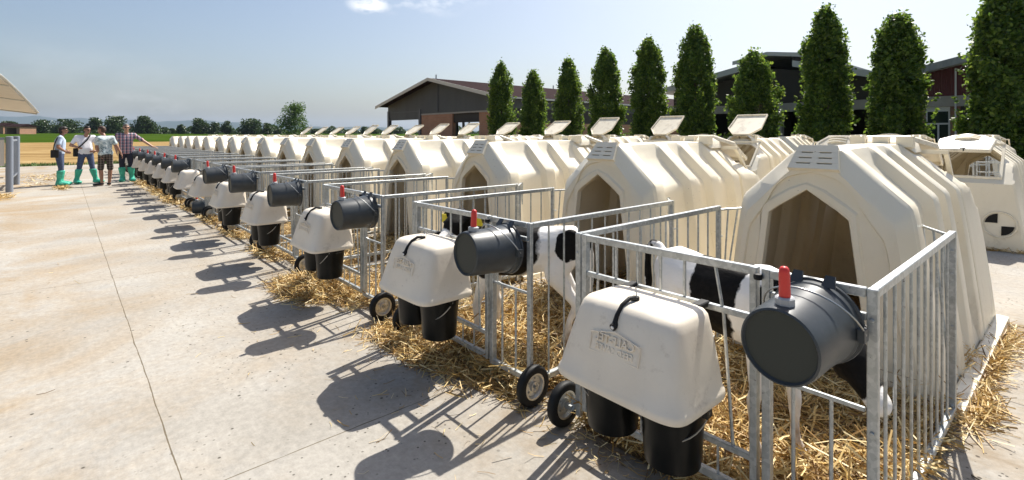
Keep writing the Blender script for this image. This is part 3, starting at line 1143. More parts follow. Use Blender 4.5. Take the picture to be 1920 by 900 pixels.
# ------------------------------------------------------------------ feed boxes
def feed_box_parts(root):
    N = 112
    lev = [(.500, -.218, .286, .186), (.497, -.218, .296, .196), (.504, -.218, .299, .199), (.520, -.217, .299, .199), (.530, -.216, .296, .196), (.540, -.214, .290, .191),
           (.60, -.207, .278, .181), (.67, -.198, .263, .168), (.73, -.190, .249, .157), (.768, -.184, .239, .148), (.797, -.178, .231, .140), (.813, -.174, .218, .127), (.822, -.170, .196, .106), (.827, -.166, .13, .05)]
    rings = []
    for k, (z, cy, hx, hy) in enumerate(lev):
        ring = []
        e = 6.5
        for i in range(N):
            t = 2 * math.pi * i / N
            c, s = math.cos(t), math.sin(t)
            x = hx * math.copysign(abs(c) ** (2 / e), c)
            y = hy * math.copysign(abs(s) ** (2 / e), s)
            off = 0
            if k >= 5 and s < 0 and abs(x) < hx * .9:
                # raised centre band and side ridges on the front
                q = abs(x) - .105
                off = -.009 / (1 + math.exp(q / .004))
                q2 = abs(abs(x) - .115) / .012
                off += -.004 * math.exp(-q2 * q2)
                off *= min(1, (k - 4) / 2)
            ring.append((x, cy + y + off, z + (off * -.5 if k > 10 else 0)))
        rings.append(ring)
    me = MB().loft(rings, True, False, True).mesh('hood', M['box'])
    me = baked(me, [('SOLIDIFY', dict(thickness=.008, offset=-1))])
    me.polygons.foreach_set('use_smooth', [True] * len(me.polygons))
    me.set_sharp_from_angle(angle=R(60))
    hood = link('hood', me, root)
    # rubber strap with its button
    st = MB()
    st.tube([(0.0, -.225, .828), (0.0, -.240, .842), (-.004, -.268, .844), (-.010, -.306, .826), (-.013, -.336, .790), (-.014, -.349, .762)], [.010, .011, .009, .008, .009, .010], 10)
    st.tube([(0, -.225, .815), (0, -.225, .845)], .013, 12)
    st.tube([(-.014, -.338, .757), (-.014, -.362, .750)], .014, 14)
    sto = st.build('strap', M['rubber'], root, smooth=50)
    MB().tube([(-.014, -.3625, .750), (-.014, -.3655, .749)], .007, 12).build('button', M['white_spot'], sto)
    MB().tube([(0, -.225, .845), (-.02, -.20, .875), (-.032, -.185, .868), (-.03, -.18, .83)], .0022, 6).build('wire_hook', M['wire'], root)
    # lugs that hang the hood on the rail
    for x in (-.17, .17):
        link('hanging_lug', bevelled(MB().box((x - .02, -.075, .800), (x + .02, .012, .824)), 'hanging_lug', M['rubber'], .004), root)
    # embossed lettering; the photograph is mirrored, so the letters run backwards
    for txt, zz, size, ex in (('CALF-TEL', .700, .044, .004), ('FEED SAVER', .664, .0335, .004)):
        cu = bpy.data.curves.new('lettering', 'FONT')
        cu.body = txt; cu.size = size; cu.align_x = 'CENTER'; cu.align_y = 'CENTER'; cu.extrude = ex; cu.bevel_depth = .0006
        cu.resolution_u = 2
        t = bpy.data.objects.new('t', cu); COL.objects.link(t)
        dg = bpy.context.evaluated_depsgraph_get()
        me = bpy.data.meshes.new_from_object(t.evaluated_get(dg), depsgraph=dg)
        bpy.data.objects.remove(t)
        lean = math.atan2(.035, .155)
        # plane of the front at this height
        yf = -.3735 + (zz - .67) * .185
        mx = Matrix.Translation((0.0, yf, zz)) @ Matrix.Rotation(R(90) - math.atan(.185), 4, 'X') @ Matrix.Diagonal((-1, 1, 1, 1))
        me.transform(mx); me.flip_normals()
        me.materials.clear(); me.materials.append(M['box'])
        me.name = 'embossed_lettering'
        link('embossed_lettering', me, hood)
    fr = MB()
    yy = lambda z: -.3745 + (z - .67) * .185
    for p, q in (((-.115, .642), (.115, .642)), ((-.115, .642), (-.115, .71)), ((.115, .642), (.115, .71)), ((-.115, .71), (0, .735)), ((.115, .71), (0, .735))):
        fr.tube([(p[0], yy(p[1]), p[1]), (q[0], yy(q[1]), q[1])], .0028, 6)
    fr.build('embossed_outline', M['box'], hood, smooth=60)


box0 = empty('feed_box')
feed_box_parts(box0)


def bucket_parts(root, m, h=.265, r0=.108, r1=.142, handle_ang=65, slack=.02):
    prof = [(0.0, .012), (r0 - .012, .012), (r0 - .006, 0.0), (r0, .004), (r0 + .004, .03), ((r0 + r1) / 2 - .004, h * .5), (r1 - .008, h - .05), (r1 - .007, h - .045), (r1 - .002, h - .04),
            (r1 - .002, h - .012), (r1 + .005, h - .01), (r1 + .007, h - .002), (r1 + .003, h), (r1 - .008, h - .003), (r0 - .004, .02), (0, .02)]
    body = MB().lathe(prof, 44).build('bucket_body', m, root, smooth=35)
    for s in (-1, 1):
        MB().box((s * (r1 + .006) - .010, -.020, h - .05), (s * (r1 + .006) + .010, .020, h - .012)).build('handle_lug', m, root)
    pts = []
    for k in range(17):
        t = math.pi * k / 16
        x = (r1 + .014) * math.cos(t)
        d = (r1 + slack) * math.sin(t)
        a = R(handle_ang)
        pts.append((x, -d * math.cos(a), h - .03 + d * math.sin(a)))
    MB().tube(pts, .0032, 6).build('handle', M['wire'], root, smooth=60)
    return body


feed_bucket0 = empty('feed_bucket')
bucket_parts(feed_bucket0, M['black'], .27, .104, .132, handle_ang=-52)

teat0 = empty('teat_bucket')
bucket_parts(teat0, M['grey'], .30, .118, .140, handle_ang=-38, slack=.045)
# the bucket lies on its side: +Y local of the nozzle points up after the root is rotated
tb = MB()
mtn = Matrix.Translation((0, -.118, .055)) @ Matrix.Rotation(R(90), 4, 'X')
tb.lathe([(0, .0), (.030, .0), (.030, .022), (.024, .026), (0, .026)], 8, mtn)
tb.build('teat_nut', M['nut'], teat0)
mtn = Matrix.Translation((0, -.118, .055)) @ Matrix.Rotation(R(90), 4, 'X')
MB().lathe([(.017, .02), (.0165, .06), (.016, .10), (.0145, .112), (.010, .119), (0, .121)], 18, mtn).build('teat', M['red'], teat0, smooth=60)
for x in (-.05, .05):
    MB().prism([(x - .022, -.130, .262), (x + .022, -.130, .262), (x + .016, -.166, .285), (x - .012, -.166, .285)], (0, .003, .008)).build('hanging_hook', M['grey'], teat0)
dsc = MB().lathe([(0, .0105), (.108, .0105)], 40).build('base_disc', M['bucket_base'], teat0, normals=False)
for t, dx in (('5', 0),):
    pass

# which pens carry what
hung = {}
fb_first = True
for i, s in enumerate(S):
    if i in (15,):
        continue
    o = box0 if i == 0 else copy_tree(box0)
    o.location = (-s - .745, -.005, 0)
    tilt = random.uniform(-1.5, 1.5)
    o.rotation_euler = (0, 0, R(tilt))
    if i in (5, 6):
        lab = 'cream feed box with no buckets under it, on the %s front pen from the camera' % ORD[i]
    elif i == 0:
        lab = 'nearest cream feed box with embossed lettering, hung on the front of the nearest pen'
    elif i == 1:
        lab = 'cream feed box with black strap on the pen of the ear tagged calf'
    else:
        lab = 'cream feed box over black buckets on the %s front pen from the camera' % ORD[i]
    tag(o, lab, 'feed box', 'feed boxes along the front row')
    if i in (5, 6):
        continue
    for side, x in (('right', -.60), ('left', -.885)):
        b = feed_bucket0 if fb_first else copy_tree(feed_bucket0)
        fb_first = False
        b.location = (-s + x, -.205, .245 if side == 'right' else .262)
        b.rotation_euler = (0, 0, R(random.uniform(-25, 25)))
        which = 'nearest' if i == 0 else ORD[i]
        if i == 1:
            lab = '%s black feed bucket under the feed box of the ear tagged calf' % side
        else:
            lab = '%s black feed bucket under the %s feed box from the camera' % (side, which)
        tag(b, lab, 'bucket', 'black feed buckets under the feed boxes')
tb_first = True
for i, s in enumerate(S):
    if i > 12:
        break
    b = teat0 if tb_first else copy_tree(teat0)
    tb_first = False
    if i == 6:
        b.location = (-10.52, -.16, .150)
        b.rotation_euler = (R(-90), R(0), R(-25))
        b.rotation_euler = (Matrix.Rotation(R(-22), 4, 'Z') @ Matrix.Rotation(R(-90), 4, 'X')).to_euler()
        lab = 'fallen grey teat bucket lying on the concrete beside the pen wheels'
    else:
        b.location = (-s - .168, -.325, .848)
        b.rotation_euler = (Matrix.Rotation(R(random.uniform(-4, 4)), 4, 'Z') @ Matrix.Rotation(R(-90 + random.uniform(-2, 4)), 4, 'X')).to_euler()
        lab = ('nearest grey teat bucket with red nipple, hung sideways on the nearest pen' if i == 0 else
               'grey teat bucket with red nipple in front of the ear tagged calf' if i == 1 else
               'grey teat bucket with red nipple on the %s front pen from the camera' % ORD[i])
    tag(b, lab, 'teat bucket', 'grey teat buckets along the front row')


# ------------------------------------------------------------------ straw
def blades(n, xf, length=(.07, .24), width=(.0028, .0058)):
    """n straw stalks; xf(n) -> centres (n,3)"""
    c = xf(n)
    n = len(c)
    L = rng.uniform(*length, n)
    w = rng.uniform(*width, n)
    th = rng.uniform(0, 2 * np.pi, n)
    ph = rng.normal(0, .38, n)
    d = np.stack([np.cos(th) * np.cos(ph), np.sin(th) * np.cos(ph), np.sin(ph)], 1)
    side = np.stack([-np.sin(th), np.cos(th), np.zeros(n)], 1)
    up = np.cross(d, side)
    roll = rng.uniform(-1.2, 1.2, n)[:, None]
    side = side * np.cos(roll) + up * np.sin(roll)
    bend = rng.normal(0, .08, n)[:, None] * L[:, None]
    a = c - d * L[:, None] / 2; b = c + d * L[:, None] / 2
    m = c + np.stack([-np.sin(th), np.cos(th), np.zeros(n)], 1) * bend
    for q in (a, m, b):
        q[:, 2] = np.maximum(q[:, 2], .004)
    s = side * w[:, None] / 2
    return a - s, a + s, m - s, m + s, b - s, b + s


def straw_mesh(name, parts):
    A = [np.concatenate(x) for x in zip(*parts)]
    N = len(A[0])
    V = np.stack(A, 1).reshape(-1, 3)
    base = np.arange(N) * 6
    F = np.stack([np.stack([base, base + 1, base + 3, base + 2], 1), np.stack([base + 2, base + 3, base + 5, base + 4], 1)], 1).reshape(-1, 4)
    me = bpy.data.meshes.new(name)
    me.vertices.add(len(V)); me.loops.add(F.size); me.polygons.add(len(F))
    me.vertices.foreach_set('co', V.reshape(-1).astype(np.float32))
    me.loops.foreach_set('vertex_index', F.reshape(-1).astype(np.int32))
    me.polygons.foreach_set('loop_start', np.arange(0, F.size, 4, dtype=np.int32))
    me.update(calc_edges=True)
    me.materials.append(M['straw'])
    return me


def bed_h(x, y):
    return .045 + .022 * np.sin(x * 5.1 + y * 3.3) + .018 * np.sin(x * 9.7 - y * 7.9 + 1) + .012 * np.sin(y * 17 + x * 13)


def straw():
    parts = []
    beds = MB()
    for i, s in enumerate(S):
        n = [13000, 10000, 5000, 3000, 2000][i] if i < 5 else 700
        wide = 1.0 if i < 5 else 1.5
        def f(n, s=s):
            x = -s - rng.uniform(.0, 1.26, n); y = rng.uniform(.0, 2.6, n)
            y = np.where(rng.random(n) < .85, rng.uniform(.0, 1.6, n), y)
            z = bed_h(x, y) + rng.exponential(.026, n) - .004
            return np.stack([x, y, z], 1)
        parts.append(blades(n, f, width=(.0035 * wide, .0085 * wide)))
        g = 14
        vs = []
        for a in range(g + 1):
            for b in range(g + 1):
                x = -s - 1.25 * a / g; y = .02 + 3.5 * b / g
                e = min(a, g - a, b) / 2
                vs.append((x, y, float(bed_h(x, y)) * min(1, e + .05)))
        beds.add(vs, [(a * (g + 1) + b, (a + 1) * (g + 1) + b, (a + 1) * (g + 1) + b + 1, a * (g + 1) + b + 1) for a in range(g) for b in range(g)])
    # spilled clumps: (u, v, su, sv, height, count)
    for (u, v, su, sv, h, n) in ((2.55, -.10, .36, .11, .06, 1500), (1.95, -.02, .22, .06, .03, 500), (2.9, .02, .20, .20, .05, 700), (4.55, -.20, .30, .16, .10, 2600), (4.2, -.05, .30, .10, .05, 700),
                                 (6.4, -.05, .3, .08, .04, 400), (8.2, -.05, .4, .06, .03, 400), (9.8, -.05, .4, .07, .04, 400), (11.5, -.05, .4, .07, .04, 400),
                                 (13.2, -.1, .5, .12, .05, 500), (15.5, -.1, .8, .12, .05, 500), (18.5, -.1, .9, .15, .04, 500), (1.0, -.08, .35, .10, .008, 130), (.5, -.10, .3, .10, .006, 80),
                                 (-.06, 2.5, .022, .5, .035, 520), (-.09, 3.1, .045, .30, .02, 220), (-.18, 3.1, .08, .25, .006, 40), (-.08, 1.7, .05, .2, .02, 250),
                                 (1.45, .9, .08, .5, .02, 600), (3.1, .9, .12, .5, .02, 500), (.3, V2 + .0, .5, .05, .02, 300),
                                 (1.8, -.5, .7, .3, .004, 50), (3.2, -.6, 1.0, .4, .004, 50), (5.5, -1.0, 3, .8, .004, 40),
                                 (16.6, -3.1, .5, .14, .006, 260), (18.6, -2.0, .6, .12, .004, 160), (23, -2.5, 2, .5, .004, 300), (10, -4.8, 4, .8, .004, 40)):
        def f(n, u=u, v=v, su=su, sv=sv, h=h):
            du = np.clip(rng.normal(0, .8, n), -1.7, 1.7); dv = np.clip(rng.normal(0, .8, n), -1.7, 1.7)
            z = rng.random(n) ** 1.3 * h * np.exp(-(du ** 2 + dv ** 2) / 2) * 1.3 + .004
            return np.stack([-(u + du * su), v + dv * sv, z], 1)
        wide = 1.0 if u < 5 else (1.5 if u < 12 else 2.2)
        parts.append(blades(n, f, length=(.07, .24) if h > .01 or u > 9 else (.03, .11), width=(.0032 * wide, .0075 * wide) if h > .01 or u > 9 else (.002, .0045)))
    # bent stalks hanging on the lowest rails
    o = link('straw', straw_mesh('straw', parts))
    tag(o, 'loose golden straw littering the pens and the concrete around them', 'straw', kind='stuff')
    b = beds.build('straw_bedding', M['straw_bed'], smooth=60, normals=False)
    tag(b, 'trodden brown straw bedding, darkened for shade between stalks, under the pens and hutches', 'straw bedding', kind='stuff')
    # a few thick twigs right of the nearest hutch
    tw = MB()
    tw.tube([at(1822, 2.22, .006), at(1850, 2.16, .008), at(1890, 2.10, .006)], .004, 5)
    tag(tw.build('twig', M['bark'], smooth=60), 'thin dark twig lying on the concrete right of the nearest pen', 'twig')


straw()


# ------------------------------------------------------------------ bodies: hulls of ellipsoids fused by a voxel remesh
ICO = None


def ico():
    global ICO
    if ICO is None:
        bm = bmesh.new()
        bmesh.ops.create_icosphere(bm, subdivisions=2, radius=1)
        ICO = [v.co.copy() for v in bm.verts]
        bm.free()
    return ICO


def hull(bm, balls):
    """balls: [(centre, radius or (rx,ry,rz))]"""
    vs = []
    for c, r in balls:
        r = (r, r, r) if isinstance(r, (int, float)) else r
        for p in ico():
            vs.append(bm.verts.new((c[0] + p.x * r[0], c[1] + p.y * r[1], c[2] + p.z * r[2])))
    res = bmesh.ops.convex_hull(bm, input=vs)
    bmesh.ops.delete(bm, geom=list({g for g in res['geom_interior'] if isinstance(g, bmesh.types.BMVert)} |
                                   {g for g in res['geom_unused'] if isinstance(g, bmesh.types.BMVert)}), context='VERTS')


def chain(bm, pts):
    for a, b in zip(pts[:-1], pts[1:]):
        hull(bm, [a, b])


def fused(name, hulls, voxel, m, smooth=6, parent=None):
    bm = bmesh.new()
    for kind, data in hulls:
        if kind == 'hull':
            hull(bm, data)
        else:
            chain(bm, data)
    me = bpy.data.meshes.new(name)
    bm.to_mesh(me); bm.free()
    out = baked(me, [('REMESH', dict(mode='VOXEL', voxel_size=voxel)), ('SMOOTH', dict(factor=.5, iterations=smooth))])
    out.name = name
    out.materials.clear(); out.materials.append(m)
    out.polygons.foreach_set('use_smooth', [True] * len(out.polygons))
    return link(name, out, parent)


# ------------------------------------------------------------------ calves
def calf_mat(name, patches, legs_dirty=True):
    m, n, l, b, o = mat(name)
    tc = n.new('ShaderNodeTexCoord')
    nz = n.new('ShaderNodeTexNoise'); nz.inputs['Scale'].default_value = 9; nz.inputs['Detail'].default_value = 5
    l.new(tc.outputs['Object'], nz.inputs['Vector'])
    sc = n.new('ShaderNodeVectorMath'); sc.operation = 'SCALE'; sc.inputs['Scale'].default_value = .11
    sb = n.new('ShaderNodeVectorMath'); sb.operation = 'SUBTRACT'; sb.inputs[1].default_value = (.5, .5, .5)
    l.new(nz.outputs['Color'], sb.inputs[0]); l.new(sb.outputs[0], sc.inputs[0])
    ad = n.new('ShaderNodeVectorMath'); ad.operation = 'ADD'
    l.new(tc.outputs['Object'], ad.inputs[0]); l.new(sc.outputs[0], ad.inputs[1])
    tot = None
    for (c, r) in patches:
        s1 = n.new('ShaderNodeVectorMath'); s1.operation = 'SUBTRACT'; s1.inputs[1].default_value = c
        l.new(ad.outputs[0], s1.inputs[0])
        s2 = n.new('ShaderNodeVectorMath'); s2.operation = 'DIVIDE'; s2.inputs[1].default_value = r
        l.new(s1.outputs[0], s2.inputs[0])
        ln = n.new('ShaderNodeVectorMath'); ln.operation = 'LENGTH'
        l.new(s2.outputs[0], ln.inputs[0])
        f = maprange(n, l, ln.outputs['Value'], 1.03, .97)
        tot = f if tot is None else mth(n, l, 'MAXIMUM', tot, f)
    white = ramp(n, l, noise(n, l, 6, 6), [(.3, (.80, .76, .70)), (.7, (.90, .88, .85))])
    sx = n.new('ShaderNodeSeparateXYZ'); l.new(tc.outputs['Object'], sx.inputs[0])
    dirty = mth(n, l, 'MULTIPLY', maprange(n, l, sx.outputs['Z'], .34, .05), maprange(n, l, noise(n, l, 14, 6), .35, .65, .25, 1.0))
    white = mixc(n, l, dirty, white, (.30, .20, .11))
    black = ramp(n, l, noise(n, l, 40, 4), [(.3, (.006, .0055, .005)), (.7, (.012, .0105, .0095))])
    c = mixc(n, l, tot, white, black)
    l.new(c, b.inputs['Base Color'])
    b.inputs['Roughness'].default_value = .6
    b.inputs['Specular IOR Level'].default_value = .1
    bump(n, l, b, noise(n, l, 70, 4, .7, vec=(.4, 1, 1)), .35, .01)
    return m


def calf(name, loc, rz, neck, head_dir, patches, tail, label, tagged=False, lean=0.0):
    """local frame: +X is forward, ground at 0"""
    root = empty(name, loc, rz)
    H = []
    # trunk
    H.append(('chain', [((-.40, 0, .70), (.06, .085, .09)), ((-.33, 0, .685), (.10, .125, .135)), ((-.20, 0, .655), (.13, .135, .155)), ((0, 0, .63), (.16, .15, .175)), ((.16, 0, .625), (.15, .145, .18)),
                        ((.28, 0, .635), (.11, .12, .165)), ((.35, 0, .66), (.07, .085, .12))]))
    # hip bones and withers
    H.append(('hull', [((-.36, .07, .775), .035), ((-.36, -.07, .775), .035), ((-.2, 0, .775), .04)]))
    H.append(('hull', [((.22, 0, .775), .05), ((.08, 0, .765), .04), ((.30, 0, .76), .045)]))
    # neck and head
    nk = [((.30, 0, .70), (.10, .085, .12))] + neck
    H.append(('chain', nk))
    hb = Vector(neck[-1][0]); hd = Vector(head_dir).normalized()
    side = Vector((0, 0, 1)).cross(hd).normalized()
    upv = hd.cross(side).normalized()
    def hp(f, s, u):
        return tuple(hb + hd * f + side * s + upv * u)
    H.append(('hull', [(hp(0, 0, .02), .078), (hp(.09, 0, .015), .068), (hp(.07, 0, -.03), .06)]))
    H.append(('chain', [(hp(.08, 0, .0), .068), (hp(.17, 0, -.01), .05), (hp(.235, 0, -.015), .046)]))
    H.append(('hull', [(hp(.235, .016, -.015), .036), (hp(.235, -.016, -.015), .036), (hp(.25, 0, -.005), .034)]))
    for s in (-1, 1):
        H.append(('hull', [(hp(.075, s * .058, .035), .018), (hp(.09, s * .054, .03), .016)]))
        # ears: flat leaves reaching sideways
        H.append(('hull', [(hp(-.01, s * .07, .035), .014), (hp(-.04, s * .13, .02), (.035, .016, .03)), (hp(-.055, s * .19, .0), .010)]))
    # legs
    for s in (-1, 1):
        y = s * .085
        sh = .03 * s
        sf = .01 - .055 * s
        H.append(('chain', [((-.30, y * .75, .64), (.115, .07, .13)), ((-.245, y * 1.1, .50), (.075, .055, .085)), ((-.335, y, .375), (.042, .035, .05)), ((-.395, y, .30), .033), ((-.375 + sh, y, .19), .0235),
                            ((-.36 + sh, y, .10), .025), ((-.335 + sh, y, .055), .027)]))
        H.append(('hull', [((-.335 + sh, y, .05), .028), ((-.315 + sh, y, .018), (.036, .030, .018))]))
        H.append(('chain', [((.27, y * .85, .60), (.085, .055, .11)), ((.235 - sf * .4, y * 1.0, .46), (.05, .042, .06)), ((.265 - sf * .8, y, .29), .033), ((.262 - sf, y, .25), .034), ((.262 - sf, y, .15), .022),
                            ((.262 - sf, y, .09), .026), ((.28 - sf, y, .05), .026)]))
        H.append(('hull', [((.28 - sf, y, .05), .027), ((.30 - sf, y, .018), (.036, .030, .018))]))
    H.append(('chain', [(p, r) for p, r in tail]))
    body = fused('body', H, .0105, calf_mat(name + '_coat', patches), 7, root)
    # muzzle, eyes
    e = MB()
    for s in (-1, 1):
        e.lathe([(0, .0), (.011, .002), (.012, .008), (.008, .014), (0, .016)], 12, Matrix.Translation(hp(.083, s * .062, .035)) @ side.to_track_quat('Z', 'Y').to_matrix().to_4x4() if s > 0 else
                Matrix.Translation(hp(.083, s * .062, .035)) @ (-side).to_track_quat('Z', 'Y').to_matrix().to_4x4())
    e.build('eye', M['rubber'], root, smooth=60)
    if tagged:
        c = Vector(hp(-.045, .15, .02))
        t = MB()
        t.prism([c + hd * .035 + upv * k1 + side * k2 for k1, k2 in ((.02, -.028), (.02, .028), (-.05, .034), (-.05, -.034))], hd * .004)
        t.build('ear_tag', M['yellow'], root)
        c = Vector(hp(-.045, -.15, .02))
        t = MB()
        t.prism([c + hd * .035 + upv * k1 + side * k2 for k1, k2 in ((.02, -.028), (.02, .028), (-.05, .034), (-.05, -.034))], hd * .004)
        t.build('ear_tag', M['yellow'], root)
    tag(root, label, 'calf', 'black and white calves in the pens')
    return root


Z0 = .045
# nearest pen: stands along the front, head low behind the grey bucket
calf1 = calf('calf', (-.70, .46, Z0), R(-6), [((.40, -.01, .68), (.08, .07, .10)), ((.50, -.03, .62), (.07, .06, .085)), ((.57, -.05, .59), .068)], (.75, -.30, -.52),
     [((.0, 0, .70), (.15, .3, .26)), ((.36, -.05, .66), (.15, .25, .14)), ((.26, 0, .47), (.11, .14, .14)), ((.62, -.1, .58), (.155, .25, .13)), ((-.50, 0, .66), (.07, .05, .17))],
     [((-.41, 0, .75), .034), ((-.45, 0, .80), .028), ((-.50, 0, .81), .025), ((-.535, 0, .77), .022), ((-.54, 0, .70), .022), ((-.535, 0, .60), .026), ((-.53, 0, .54), .014)],
     'white calf with broad black band on its flank, head low behind the nearest grey bucket')
calf1.scale = (.90, 1.0, 1.045)
# second pen: rump toward the hutch, head to the front rail
calf('calf', (-2.19, .47, Z0), R(180 + 37), [((.37, .02, .75), (.08, .07, .10)), ((.41, .04, .81), (.07, .06, .08)), ((.43, .08, .84), .068)], (.30, .85, -.40),
     [((.14, 0, .68), (.30, .3, .25)), ((-.34, .12, .70), (.10, .09, .12)), ((-.34, -.12, .70), (.10, .09, .12)), ((.42, .0, .88), (.17, .30, .15)), ((.36, 0, .78), (.15, .2, .15)), ((.24, -.085, .38), (.05, .05, .09)), ((-.44, 0, .72), (.08, .06, .1))],
     [((-.42, 0, .75), .030), ((-.47, 0, .72), .022), ((-.49, 0, .62), .018), ((-.485, 0, .50), .02), ((-.48, 0, .42), .024), ((-.478, 0, .37), .012)],
     'calf with yellow ear tag in the second pen, white rump turned to the camera', tagged=True)


# ------------------------------------------------------------------ people
def mirror(p):
    return (-p[0], p[1], p[2])


def hand_hulls(w, d, palm_n, r=1.0):
    """a hand at wrist w pointing along d; palm normal palm_n; four bent fingers and a thumb"""
    w, d, nrm = Vector(w), Vector(d).normalized(), Vector(palm_n).normalized()
    s = d.cross(nrm).normalized()
    nrm = s.cross(d).normalized()
    H = [('hull', [(tuple(w), .026), (tuple(w + d * .05 + s * .024), .017), (tuple(w + d * .05 - s * .024), .017), (tuple(w + d * .08 + s * .026), .014), (tuple(w + d * .08 - s * .026), .014)])]
    for k, L in ((-1.5, .062), (-.5, .074), (.5, .08), (1.5, .07)):
        b = w + d * .082 + s * (k * .0185)
        m = b + d * L * .5 + nrm * .008
        t = b + d * L * .88 + nrm * .03
        H.append(('chain', [(tuple(b), .0095), (tuple(m), .009), (tuple(t), .0075)]))
    b = w + d * .035 + s * .028
    H.append(('chain', [(tuple(b), .013), (tuple(b + s * .028 + d * .025 + nrm * .01), .0105), (tuple(b + s * .032 + d * .055 + nrm * .02), .009)]))
    return H


def person(loc, rz, scale, J, cfg, label):
    """J: joints in a frame with x to the right of the picture, y away, z up"""
    root = empty('person', loc, rz)
    root.scale = (scale,) * 3
    hip, chest, neck, head = Vector(J['hip']), Vector(J['chest']), Vector(J['neck']), Vector(J['head'])
    tw = R(J.get('turn', 0))            # body turn about z: 0 faces the camera (-y)
    def rv(x, y):
        return Vector((x * math.cos(tw) - y * math.sin(tw), x * math.sin(tw) + y * math.cos(tw), 0))
    fl = R(J.get('look', J.get('turn', 0)))
    F = Vector((math.sin(fl), -math.cos(fl), J.get('nod', 0))).normalized()    # where the face points
    Sd = Vector((0, 0, 1)).cross(F).normalized()
    U = F.cross(Sd).normalized()
    def hp(f, s, u):
        return tuple(head + F * f + Sd * s + U * u)
    def torso(g, belly=.0):
        a, b = rv(1, 0), rv(0, -1)
        out = []
        def disc(c, w, d, h, fwd=0):
            c = Vector(c)
            return [(tuple(c + a * k * (w - d) + b * fwd), d * 1.0 + 0) for k in (-1, 1)]
        out.append(('hull', disc(hip, .165 + g, .105 + g, .1) + disc(hip.lerp(chest, .35), .155 + g, .105 + g, .1, .01 + belly)))
        out.append(('hull', disc(hip.lerp(chest, .35), .155 + g, .105 + g, .1, .01 + belly) + disc(chest, .175 + g, .11 + g, .1)))
        out.append(('hull', disc(chest, .175 + g, .11 + g, .1) + [(J['shL'], .06 + g), (J['shR'], .06 + g)]))
        return out
    B = torso(0, cfg.get('belly', 0))
    B.append(('chain', [(tuple(neck - Vector((0, 0, .06))), .065), (tuple(neck), .056), (tuple(head - Vector((0, 0, .06))), .052)]))
    # head: skull, jaw, nose, brow, ears
    B.append(('hull', [(hp(-.02, 0, .03), (.078, .082, .082)), (hp(.02, 0, .02), .070), (hp(.035, 0, -.06), .045)]))
    B.append(('hull', [(hp(.06, 0, -.075), .028), (hp(.045, .02, -.065), .03), (hp(.045, -.02, -.065), .03), (hp(.05, 0, -.02), .045)]))
    B.append(('chain', [(hp(.083, 0, .012), .010), (hp(.103, 0, -.022), .013)]))
    B.append(('hull', [(hp(.083, .018, -.052), .007), (hp(.083, -.018, -.052), .007), (hp(.09, 0, -.052), .009)]))
    for s in (-1, 1):
        B.append(('hull', [(hp(-.005, s * .082, .015), .013), (hp(.0, s * .080, -.025), .011), (hp(-.012, s * .088, .0), .014)]))
        B.append(('hull', [(hp(.078, s * .03, .018), .011), (hp(.076, s * .036, .018), .010)]))
    for k in ('L', 'R'):
        B.append(('chain', [(J['sh' + k], .056), (J['el' + k], .043), (J['wr' + k], .029)]))
        hd = Vector(J.get('hd' + k, Vector(J['wr' + k]) - Vector(J['el' + k])))
        B += hand_hulls(J['wr' + k], hd, J.get('pn' + k, (0, -1, 0)))
        kn, an = Vector(J['kn' + k]), Vector(J['an' + k])
        hj = hip + rv((.09 if (Vector(J['kn' + k]) - hip).dot(rv(1, 0)) > 0 else -.09), 0)
        B.append(('chain', [(tuple(hj), .092), (tuple(hj.lerp(kn, .5)), .078), (tuple(kn), .056)]))
        B.append(('chain', [(tuple(kn), .055), (tuple(kn.lerp(an, .3)), .056), (tuple(an), .038)]))
        ft = Vector(J['ft' + k])
        B.append(('hull', [(tuple(an - Vector((0, 0, .03))), .04), (tuple(an - Vector((0, 0, .055))), (.04, .04, .03)), ((ft.x, ft.y, .032), (.038, .038, .028))]))
    fused('body', B, .0095, M[cfg['skin']], 3, root)
    # clothes
    T = torso(.014, cfg.get('belly', 0))
    if cfg.get('long_hem'):
        a = rv(1, 0)
        hz = hip - Vector((0, 0, cfg['long_hem']))
        T.append(('hull', [(tuple(hip + a * k * .075), .118) for k in (-1, 1)] + [(tuple(hz + a * k * .08), (.10, .105, .03)) for k in (-1, 1)]))
    for k in ('L', 'R'):
        sh, el = Vector(J['sh' + k]), Vector(J['el' + k])
        T.append(('chain', [(tuple(sh), .066), (tuple(sh.lerp(el, .45)), .060), (tuple(sh.lerp(el, cfg.get('sleeve', .66))), .060)]))
    fused('shirt', T, .012, M[cfg['shirt']], 3, root)
    P = []
    for k in ('L', 'R'):
        kn, an = Vector(J['kn' + k]), Vector(J['an' + k])
        hj = hip + rv((.085 if (kn - hip).dot(rv(1, 0)) > 0 else -.085), 0)
        if cfg.get('shorts'):
            P.append(('chain', [(tuple(hj), .102), (tuple(hj.lerp(kn, .6)), .086), (tuple(hj.lerp(kn, .97)), .082)]))
        else:
            P.append(('chain', [(tuple(hj), .102), (tuple(hj.lerp(kn, .5)), .088), (tuple(kn), .068), (tuple(kn.lerp(an, .5)), .066)]))
    P.append(('hull', [(tuple(hip + rv(s * .07, 0) + Vector((0, 0, z))), .112) for s in (-1, 1) for z in (-.04, .03)]))
    fused('trousers' if not cfg.get('shorts') else 'shorts', P, .012, M[cfg['legs']], 3, root)
